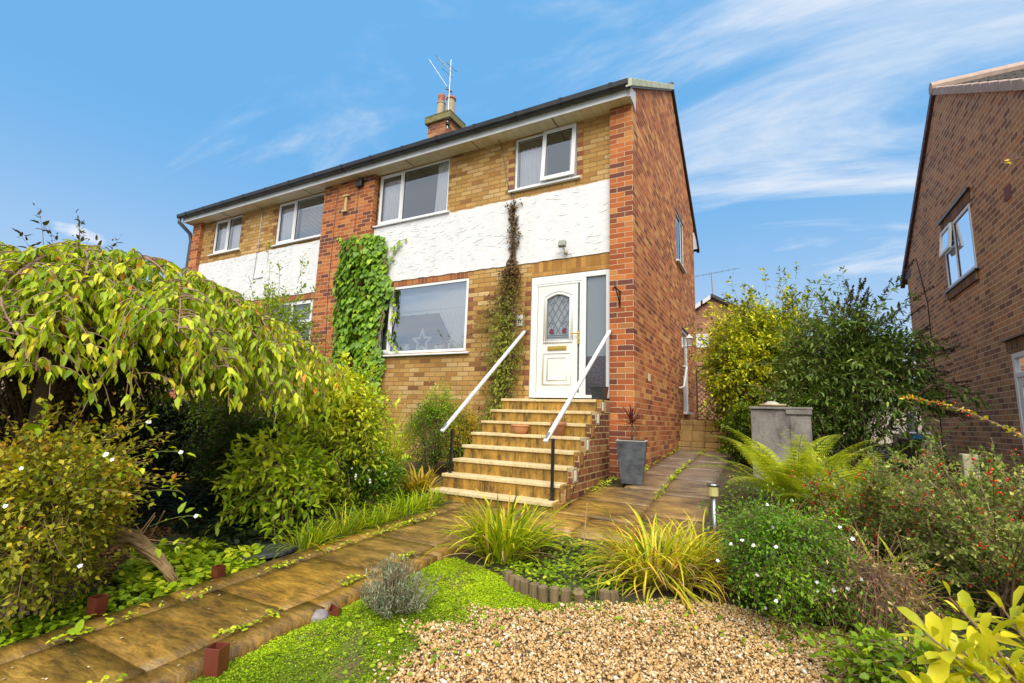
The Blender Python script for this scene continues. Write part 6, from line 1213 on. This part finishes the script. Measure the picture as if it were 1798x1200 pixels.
def gravel():
    r = np.random.default_rng(103); n = 62000; P = np.stack([r.uniform(-.2,2.9,n*2), r.uniform(-6.6,-3.6,n*2)],-1)
    bx = [(-7,.08),(-5.4,.16),(-4.95,.02),(-4.55,.22),(-4.3,.58),(-4.12,.8),(-3.88,1.1),(-3.75,1.4)]
    lim = np.interp(P[:,1], [q[0] for q in bx], [q[1] for q in bx]) + .08*np.sin(P[:,1]*17)+r.normal(0,.06,len(P)); keep = (P[:,0] > lim) & (P[:,1] < -3.72-.0*P[:,0]); P = P[keep][:n]; n = len(P)
    f = (1+5**.5)/2; iv = nrm(np.array([(-1,f,0),(1,f,0),(-1,-f,0),(1,-f,0),(0,-1,f),(0,1,f),(0,-1,-f),(0,1,-f),(f,0,-1),(f,0,1),(-f,0,-1),(-f,0,1)], float)); it = np.array([(0,11,5),(0,5,1),(0,1,7),(0,7,10),(0,10,11),(1,5,9),(5,11,4),(11,10,2),(10,7,6),(7,1,8),(3,9,4),(3,4,2),(3,2,6),(3,6,8),(3,8,9),(4,9,5),(2,4,11),(6,2,10),(8,6,7),(9,8,1)])
    sz = r.lognormal(0,.32,n)*.0068; sc = np.stack([r.uniform(.8,1.5,n),r.uniform(.7,1.1,n),r.uniform(.45,.85,n)],-1)*sz[:,None]; V = iv[None]*(1+r.normal(0,.16,(n,12,1)))*sc[:,None]
    def rot(V, ax, a):
        c, s = np.cos(a)[:,None], np.sin(a)[:,None]; i, j = [(1,2),(0,2),(0,1)][ax]; V = V.copy(); vi, vj = V[...,i].copy(), V[...,j].copy(); V[...,i] = c*vi-s*vj; V[...,j] = s*vi+c*vj; return V
    V = rot(V,0,r.normal(0,.5,n)); V = rot(V,1,r.normal(0,.5,n)); V = rot(V,2,r.uniform(0,6.3,n)); Z = ground_z(P[:,0],P[:,1])+.012+r.uniform(0,.016,n)
    V = V+np.stack([P[:,0],P[:,1],Z],-1)[:,None]; F = (it[None]+(np.arange(n)*12)[:,None,None]).reshape(-1,3)
    t = NT('gravel_stone'); a = t.new('ShaderNodeAttribute', attribute_name='tint'); c = t.ramp(a.outputs['Fac'], [(0,(.09,.065,.05)),(.08,(.20,.12,.055)),(.26,(.42,.235,.075)),(.5,(.54,.33,.12)),(.7,(.62,.44,.22)),(.88,(.68,.59,.43)),(1,(.78,.74,.66))])
    t.base(t.mix(.5, c, t.ramp(t.noise(140,4,.6),[(.3,(.65,.62,.6)),(.7,(1.2,1.2,1.15))]),'MULTIPLY')); t.rough(.55)
    o = np_mesh('gravel', V.reshape(-1,3), [F], t.m, None, np.repeat(np.clip(r.beta(1.9,1.9,n),0,1),12)); tag(o, 'golden brown pea gravel in the front corner', kind='stuff')
    t = NT('gravel_bed'); n1 = t.noise(120,5,.7); t.base(t.ramp(n1,[(.3,(.06,.035,.018)),(.55,(.26,.15,.06)),(.75,(.42,.28,.13))])); t.rough(.9); t.bump(n1,1,.01)
    xs = np.linspace(-.05,3,40); ys_ = np.linspace(-7.5,-3.7,50); X, Y = np.meshgrid(xs,ys_); i = (np.arange(49)[:,None]*40+np.arange(39)[None]).ravel(); F = np.stack([i,i+1,i+41,i+40],1)
    cx, cy = X.ravel()[i]+.04, Y.ravel()[i]+.04; F = F[cx > np.interp(cy,[q[0] for q in bx],[q[1] for q in bx])]
    tag(np_mesh('gravel_bed', np.stack([X.ravel(),Y.ravel(),(ground_z(X,Y)+.006).ravel()],1), [F], t.m, smooth=True), kind='structure')
gravel()
cover('garden_litter', 'brown leaf fragments and twigs strewn over moss and gravel', LM_litter, [(-.58,-6.3),(-.58,-3.85),(.45,-4.24),(1.3,-3.8),(2.2,-4.3),(2.2,-6.3)], 900, .022, .009, 106, 'dia', .012, .5, -.03)
cover('gravel_weeds', 'few small green weeds coming up through the gravel edge', LM_green, [(.0,-5.4),(.25,-4.5),(.9,-4.15),(1.5,-3.9),(1.9,-4.3),(1.1,-4.4),(.5,-4.8),(.45,-5.4)], 130, .028, .022, 107, 'round', .03, .5, -.03)
# weeds in the joints of the slabs
def joint_weeds():
    r = np.random.default_rng(104); P = []
    for (x0,y0,x1,y1,n,s) in ((-1.43,-6.2,-1.43,-2.4,300,.02),(-.77,-6.2,-.77,-3.9,170,.02),(.52,-1.2,.52,3.4,420,.014),(.02,-.3,.02,3.3,300,.03),(-.33,-1.4,-.2,-.4,200,.05)):
        c = r.random(max(3,n//22)); f = np.clip(c[r.integers(0,len(c),n)]+r.normal(0,.02,n),0,1); P.append(np.stack([x0+(x1-x0)*f+r.normal(0,s,n), y0+(y1-y0)*f+r.normal(0,s,n)],-1))
    P = np.concatenate(P); n = len(P); Q = np.stack([P[:,0],P[:,1],G(P[:,1])+r.uniform(.004,.03,n)],-1); a = r.uniform(0,6.3,n)
    tag(leaves('joint_weeds', LM_green, Q, np.stack([np.cos(a),np.sin(a),r.normal(.1,.3,n)],-1), UP+r.normal(0,.35,(n,3)), .026*r.uniform(.5,1.4,n), .02*r.uniform(.5,1.4,n), r.uniform(.5,1,n), 'round'), 'tiny weeds growing in the joints of the slabs', kind='stuff')
joint_weeds()
def fallen_bits():
    r = np.random.default_rng(105); n = 150; P = np.stack([r.uniform(-1.6,-.62,n),r.uniform(-6.3,-2.5,n)],-1); P[:70] = np.stack([r.uniform(-.3,1.05,70),r.uniform(-2.5,1.5,70)],-1); a = r.uniform(0,6.3,n)
    m = leaf_mat('petal_litter', [(0,(.30,.22,.10)),(.5,(.55,.48,.34)),(1,(.70,.66,.58))], .7, .1)
    tag(leaves('fallen_petals', m, np.stack([P[:,0],P[:,1],G(P[:,1])+.008],-1), np.stack([np.cos(a),np.sin(a),r.normal(0,.1,n)],-1), UP+r.normal(0,.15,(n,3)), .02*r.uniform(.4,1.3,n), .012*r.uniform(.4,1.3,n), r.random(n), 'dia'), 'pale fallen petals and leaf bits on the slabs', kind='stuff')
    tag(leaves('yellow_leaf', LM_yellowplant, np.array([[-1.56,-5.60,G(-5.6)+.012]]), np.array([[.9,.4,.02]]), UP[None], np.array([.075]), np.array([.04]), np.array([.6]), 'oval'), 'single fallen yellow leaf on the edge of the path', 'leaf')
fallen_bits()
def seedlings():
    r = np.random.default_rng(9)
    for x, y, lab in ((-1.46,-5.93,'pale green seedling with three rounded leaves in the near path joint'),):
        t = thing('path_seedling', lab, 'plant', (x,y,G(y)))
        leaves('leaves', LM_ivy, np.array([[x,y,G(y)+.006]]*4), np.array([(.3,.2,1.0),(-.9,-.3,.3),(.8,-.5,.25),(.1,.8,.5)]), np.array([(.5,-.8,.3),(0,-.3,1),(0,-.3,1),(0,-.5,.8)]), np.array([.07,.05,.045,.04]), np.array([.045,.045,.04,.03]), np.array([.8,.75,.85,.7]), 'round', t)
seedlings()

# ------------------------------------------------------------------ right side planting
wb, E3, d3 = shrub('white_flower_bush', 'dense fresh green bush speckled with small white flowers beside the gravel', 'bush', (1.81,-3.68,-1.56), (.42,.50,.66), LM_white, 111, 560, 18, .028, .013, 'dia', twl=.30, clump=18, lumpy=.5, stems=60, upb=.6, tshift=-.16, inner=.7)
sel = np.argsort(-(d3@np.array([-.05,-.8,.45])))[:400:21]; blossoms(wb, E3[sel]+np.array([0,-.02,.02]), np.tile([[0,-.8,.5]],(len(sel),1))+np.random.default_rng(4).normal(0,.45,(len(sel),3)), .0115, 12)
def fern(name, label, base, nf, L, seed, az0=None):
    r = np.random.default_rng(seed); t = thing(name, label, 'fern', base); a = np.linspace(0,2*np.pi,nf,endpoint=False)+r.normal(0,.18,nf); el = np.radians(r.uniform(58,84,nf)); Ls = L*r.uniform(.7,1.1,nf); dr = r.uniform(.8,1.7,nf)
    seg = 26; s = np.linspace(0,1,seg+1); ang = el[:,None]-dr[:,None]*s[None]**1.5; dl = Ls[:,None]/seg; H = np.concatenate([np.zeros((nf,1)),np.cumsum(np.cos(ang[:,:-1])*dl,1)],1); Z = np.concatenate([np.zeros((nf,1)),np.cumsum(np.sin(ang[:,:-1])*dl,1)],1)
    C = np.array(base)+np.stack([H*np.cos(a)[:,None],H*np.sin(a)[:,None],Z],-1); T = nrm(np.gradient(C,axis=1)); side = np.stack([-np.sin(a),np.cos(a),np.zeros(nf)],-1)[:,None]+0*T; Nn = np.cross(T,side)
    tubes_np('stems', M_greenstem, C, np.repeat(np.linspace(.005,.0015,seg+1)[None],nf,0), t, 4)
    PP, DD, NN, LL, WW, TT = [],[],[],[],[],[]
    for sg in (1,-1):
        for i in range(5,seg+1):
            f = s[i]; pl = .125*L*(np.sin(np.pi*min(1,(f-.08)/.92*.93+.05))**.75+.03); P0 = C[:,i]; Dp = nrm(side[:,i]*sg+T[:,i]*.42+Nn[:,i]*-.12); ft = .5+r.normal(0,.12,nf)
            k = 9
            for j in range(k):      # pinnules along each pinna
                q = (j+.6)/k; Pj = P0+Dp*(pl*q)-UP*(.10*pl*q*q); ll = .30*pl*(1-q*.75)+.004
                for s2 in (1,-1):
                    PP.append(Pj); DD.append(nrm(T[:,i]*s2*.85+Dp*.55)); NN.append(Nn[:,i]+r.normal(0,.12,(nf,3))); LL.append(np.full(nf,ll)); WW.append(np.full(nf,ll*.34)); TT.append(ft+.10*q+r.normal(0,.08,nf))
    leaves('fronds', LM_fern, np.concatenate(PP), np.concatenate(DD), np.concatenate(NN), np.concatenate(LL), np.concatenate(WW), np.concatenate(TT), 'blade', t)
fern('fern', 'large yellow green fern with arching fronds in front of the concrete bunker', (1.98,-1.2,-1.42), 38, 1.30, 121)
fern('fern', 'second fern half buried among the red berried stems', (2.38,-1.7,-1.44), 28, 1.12, 122)
# variegated tree behind the path
shrub('variegated_tree', 'tall golden variegated evergreen shrub beyond the end of the path', 'shrub', (1.56,3.6,-.95), (1.15,1.0,2.9), LM_holly, 131, 1000, 13, .085, .048, 'oval', twl=.5, clump=20, lumpy=.45, stems=50, tshift=.02, inner=.8)
shrub('variegated_tree', 'upright spire of the golden evergreen rising left of the buddleia', 'shrub', (1.40,4.2,-.9), (.55,.5,3.3), LM_holly, 132, 330, 12, .07, .036, 'oval', twl=.4, clump=9, lumpy=.4, stems=20, tshift=-.08)
shrub('variegated_tree', 'second green spire in front of the pale sky beside the buddleia', 'shrub', (2.15,4.3,-.9), (.55,.5,3.3), LM_holly, 133, 330, 12, .07, .036, 'oval', twl=.4, clump=9, lumpy=.4, stems=20, tshift=-.10)
shrub('glossy_bush', 'low dark glossy bush at the edge of the side path beneath the golden shrub', 'bush', (1.42,2.1,-1.0), (.38,.5,1.0), LM_holly, 134, 260, 12, .06, .036, 'oval', twl=.25, tshift=-.22)
shrub('bramble_thicket', 'dark leafy thicket behind the concrete bunker', 'shrub', (2.3,2.0,-1.05), (.75,.55,1.55), LM_dark, 135, 420, 13, .06, .03, 'oval', twl=.4, tshift=.12)
bt, E4, d4 = shrub('buddleia', 'tall buddleia with narrow grey green leaves and dark dead flower spikes', 'shrub', (2.95,2.35,-1.05), (1.15,.9,2.65), LM_budd, 141, 640, 15, .118, .038, 'oval', twl=.75, clump=18, lumpy=.55, stems=40, inner=1.0, tshift=.04, droop=.15, fill=.7, dens=1.3, skirt=.4)
def spikes():
    r = np.random.default_rng(142); sel = [i for i in np.argsort(-(E4[:,2]*.5+d4[:,0]*.8)) ][:330:4]; A = E4[sel]; dd = nrm(d4[sel]+np.array([.25,0,.05])+r.normal(0,.2,(len(sel),3))); C = A+dd*r.uniform(.20,.38,len(sel))[:,None]; k = len(sel); nn = 110
    f = r.random((k,nn,1)); P = A[:,None]*(1-f)+C[:,None]*f+r.normal(0,1,(k,nn,3))*.016*(1.1-f); leaves('seed_spikes', leaf_mat('dead_flower', [(0,(.018,.010,.008)),(.6,(.045,.026,.018)),(1,(.09,.05,.03))],.9,.0), P.reshape(-1,3), r.normal(0,1,(k*nn,3)), r.normal(0,1,(k*nn,3)), .026, .016, r.random(k*nn), 'dia', bt)
    s = np.linspace(0,1,4)[None,:,None]; tubes_np('stems', M_bark, A[:,None]*(1-s)+C[:,None]*s, np.full((k,4),.004), bt, 4)
spikes()
# cotoneaster with berries
def cotoneaster(name, label, base, k, rad, seed, top, arch, lm=LM_coton, nl=40):
    r = np.random.default_rng(seed); t = thing(name, label, 'shrub', base); b = np.array(base); a = r.uniform(0,2*np.pi,k); A = b+np.stack([r.normal(0,.12,k),r.normal(0,.12,k),np.zeros(k)],-1); C = b+np.stack([np.cos(a)*rad*np.sqrt(r.random(k)),np.sin(a)*rad*np.sqrt(r.random(k)),r.uniform(.25,1,k)*top],-1); B = (A+C)/2+np.stack([np.zeros(k),np.zeros(k),arch*r.uniform(.3,1,k)],-1)
    # short side twigs along each stem
    per = 15; f = r.uniform(.2,1,(k,per,1)); P0 = ((1-f)**2*A[:,None]+2*f*(1-f)*B[:,None]+f**2*C[:,None]).reshape(-1,3); T = nrm(2*(1-f)*(B-A)[:,None]+2*f*(C-B)[:,None]).reshape(-1,3); dd = nrm(T*.7+r.normal(0,.55,P0.shape)+UP*.25); C2 = P0+dd*r.uniform(.10,.24,len(P0))[:,None]; B2 = (P0+C2)/2+UP*.02
    P, D, N, LL, WW, ti = twig_leaves(r, P0, B2, C2, 18, .030, .017, np.full(len(P0),.48)+r.normal(0,.14,len(P0)), 'dia', spread=1.0, upb=.4, t0=.0, jit=.006); leaves('foliage', lm, P, D, N, LL, WW, ti, 'dia', t)
    s = np.linspace(0,1,9)[None,:,None]; tubes_np('stems', M_twig, (1-s)**2*A[:,None]+2*s*(1-s)*B[:,None]+s**2*C[:,None], np.repeat(np.linspace(.007,.002,9)[None],k,0), t, 5); s = np.linspace(0,1,4)[None,:,None]; tubes_np('twigs', M_twig, (1-s)**2*P0[:,None]+2*s*(1-s)*B2[:,None]+s**2*C2[:,None], np.full((len(P0),4),.0018), t, 3)
    c = r.choice(len(P), min(len(P)//22, 270), False); c = c[r.random(len(c)) < .75]; Q = np.concatenate([P[c]+r.normal(0,.012,(len(c),3)) for _ in range(4)]); tag(balls('berries', M_berry, Q, r.uniform(.0055,.009,len(Q)), t), kind='stuff'); return t
cotoneaster('berry_shrub', 'arching shrub with tiny grey green leaves and red berries in front of the fence', (3.0,-2.25,-1.5), 74, .80, 151, .76, .28)
cotoneaster('berry_shrub', 'red berried shrub filling the right edge below the brown house', (3.1,-3.1,-1.5), 64, .75, 152, 1.0, .3)
cotoneaster('berry_shrub', 'wispy red berried stems leaning left across the fern', (2.45,-2.3,-1.48), 16, .5, 153, .85, .35)
def arch_branch(name, label, pts, seed, lm, ln, W, n, berries=0, kind='dia', rr=.006):
    r = np.random.default_rng(seed); p = np.array(pts, float); t = thing(name, label, 'branch', p[0]); s = np.linspace(0,1,14)[:,None]; c = (1-s)**2*p[0]+2*s*(1-s)*p[1]+s**2*p[2]; tubes_np('stem', M_twig, c[None], np.linspace(rr,.002,14)[None], t, 5)
    k = n; f = r.uniform(.1,1,k); P = np.stack([np.interp(f,s[:,0],c[:,i]) for i in range(3)],-1); T = nrm(p[2]-p[0]); a = r.uniform(0,6.3,k); D = T*.5+np.stack([np.cos(a),np.sin(a),np.sin(a*1.7)*.8],-1)*.8
    leaves('foliage', lm, P+r.normal(0,.008,P.shape), D, UP+r.normal(0,.5,P.shape), ln*r.uniform(.6,1.2,k), W*r.uniform(.6,1.2,k), r.uniform(.3,1,k), kind, t)
    if berries: q = r.choice(k, berries); balls('berries', M_berry, P[q]+r.normal(0,.014,(berries,3)), r.uniform(.0055,.008,berries), t)
arch_branch('berry_branch', 'long arching branch with yellow green leaves and orange berries against the brown wall', [(3.6,-3.1,-.75),(3.15,-2.5,-.15),(2.75,-2.25,-.12)], 155, LM_strap, .034, .018, 150, 34)
arch_branch('twig', 'thin twig with young leaves reaching in from the right at gable height', [(2.85,-5.5,.35),(2.70,-5.40,.46),(2.50,-5.28,.47)], 156, LM_strap, .034, .017, 12, 0, 'oval', .003)
# loose grasses and low plants between the bush and the berry shrub
grass_clump('dry_grass', 'straw coloured dry grass tuft between the white flowered bush and berry shrub', 'grass', (2.25,-3.45,-1.55), 150, .62, .007, .28, LM_dry, 161, (40,88), (.4,1.6), .45, .25)
grass_clump('iris_leaves', 'few broad green sword leaves among the dry stems', 'plant', (2.40,-3.15,-1.53), 26, .5, .026, .16, LM_strap, 162, (45,85), (.3,1.2), .35, .12)
shrub('weedy_plant', 'low weedy plant with rounded green leaves at the gravel corner', 'plant', (2.32,-4.42,-1.58), (.34,.28,.30), LM_green, 163, 90, 9, .042, .03, 'oval', twl=.2, tshift=-.16)
shrub('dying_shrub', 'brownish thin shrub with dry twigs beside the gravel', 'shrub', (2.25,-3.8,-1.57), (.42,.38,.55), LM_litter, 164, 170, 8, .03, .010, 'dia', twl=.3, fill=.2, dens=1.0, tshift=.1)
cover('undergrowth', 'green undergrowth beneath the right hand shrubs', LM_green, [(1.2,-2.6),(1.2,.5),(1.5,.6),(3.6,.8),(3.6,-4.2),(2.3,-4.6),(1.8,-4.2),(1.5,-3.4)], 9000, .04, .025, 165, 'dia', .16, .36)
# yellow evergreen right in front of the camera
def euonymus():
    r = np.random.default_rng(171); b = np.array([2.34,-5.98,-1.62]); t = thing('golden_evergreen', 'vivid yellow leaved evergreen shrub in the near right corner', 'shrub', b)
    ends = np.array([(2.02,-6.18,-.735),(2.07,-6.15,-.755),(2.13,-6.10,-.77),(2.10,-6.06,-.70),(2.17,-6.10,-.83),(2.05,-6.22,-.80),(2.16,-6.02,-.70),(2.22,-6.0,-.74),(2.0,-6.22,-.83),(2.26,-6.1,-.80),(2.12,-6.2,-.86),(2.2,-6.2,-.85)]); ends += r.normal(0,.01,ends.shape)
    A = ends+nrm(b+np.array([0,0,.55])-ends)*.20; B = (A+ends)/2+UP*.015; P, D, N, LL, WW, ti = twig_leaves(r, A, B, ends, 28, .054, .023, np.full(len(ends),.55), 'obov', spread=.85, upb=.8, t0=.15, jit=.003); leaves('foliage', LM_euon, P, D, N, LL, WW, ti, 'obov', t, True)
    s = np.linspace(0,1,6)[None,:,None]; full = np.concatenate([np.repeat(b[None,None],len(A),0), A[:,None], B[:,None], ends[:,None]],1); tubes_np('stems', M_twig, full, np.repeat(np.array([[.006,.004,.003,.0015]]),len(A),0), t, 6)
    k = 60; d = nrm(r.normal(0,1,(k,3))+np.array([0,0,.3])); E_ = b+np.array([.12,.02,.42])+d*np.array([.26,.26,.36]); A = E_-d*.16; P, D, N, LL, WW, ti = twig_leaves(r, A, (A+E_)/2, E_, 18, .050, .022, np.full(k,.42), 'oval', spread=.85, upb=.7); keep = P[:,2] < -.84; leaves('lower_foliage', LM_euon, P[keep], D[keep], N[keep], LL[keep], WW[keep], ti[keep], 'obov', t, True)
euonymus()
# cordyline in the tall planter
t = thing('cordyline', 'dark red spiky cordyline growing in the tall zinc planter', 'plant', (.065,-.5,-.69)); MB().tube([(.065,-.5,-.70),(.07,-.505,-.5),(.065,-.5,-.38)], .014, 8).build('trunk', M_bark, t, smooth=True)
r = np.random.default_rng(181); n = 42; a = r.uniform(0,6.3,n); blades('leaves', LM_red, np.tile([[.065,-.5,-.40]],(n,1))+r.normal(0,.01,(n,3)), a, np.radians(np.where(r.random(n)<.6, r.uniform(45,88,n), r.uniform(-5,40,n))), r.uniform(.22,.34,n), np.full(n,.017), r.uniform(.1,.7,n), r.uniform(0,.9,n), t, 6)
n = 14; a = r.uniform(0,6.3,n); blades('dead_leaves', LM_dry, np.tile([[.065,-.5,-.43]],(n,1)), a, np.radians(r.uniform(-40,10,n)), r.uniform(.18,.28,n), np.full(n,.009), r.uniform(.2,.7,n), r.uniform(0,.6,n), t, 5)
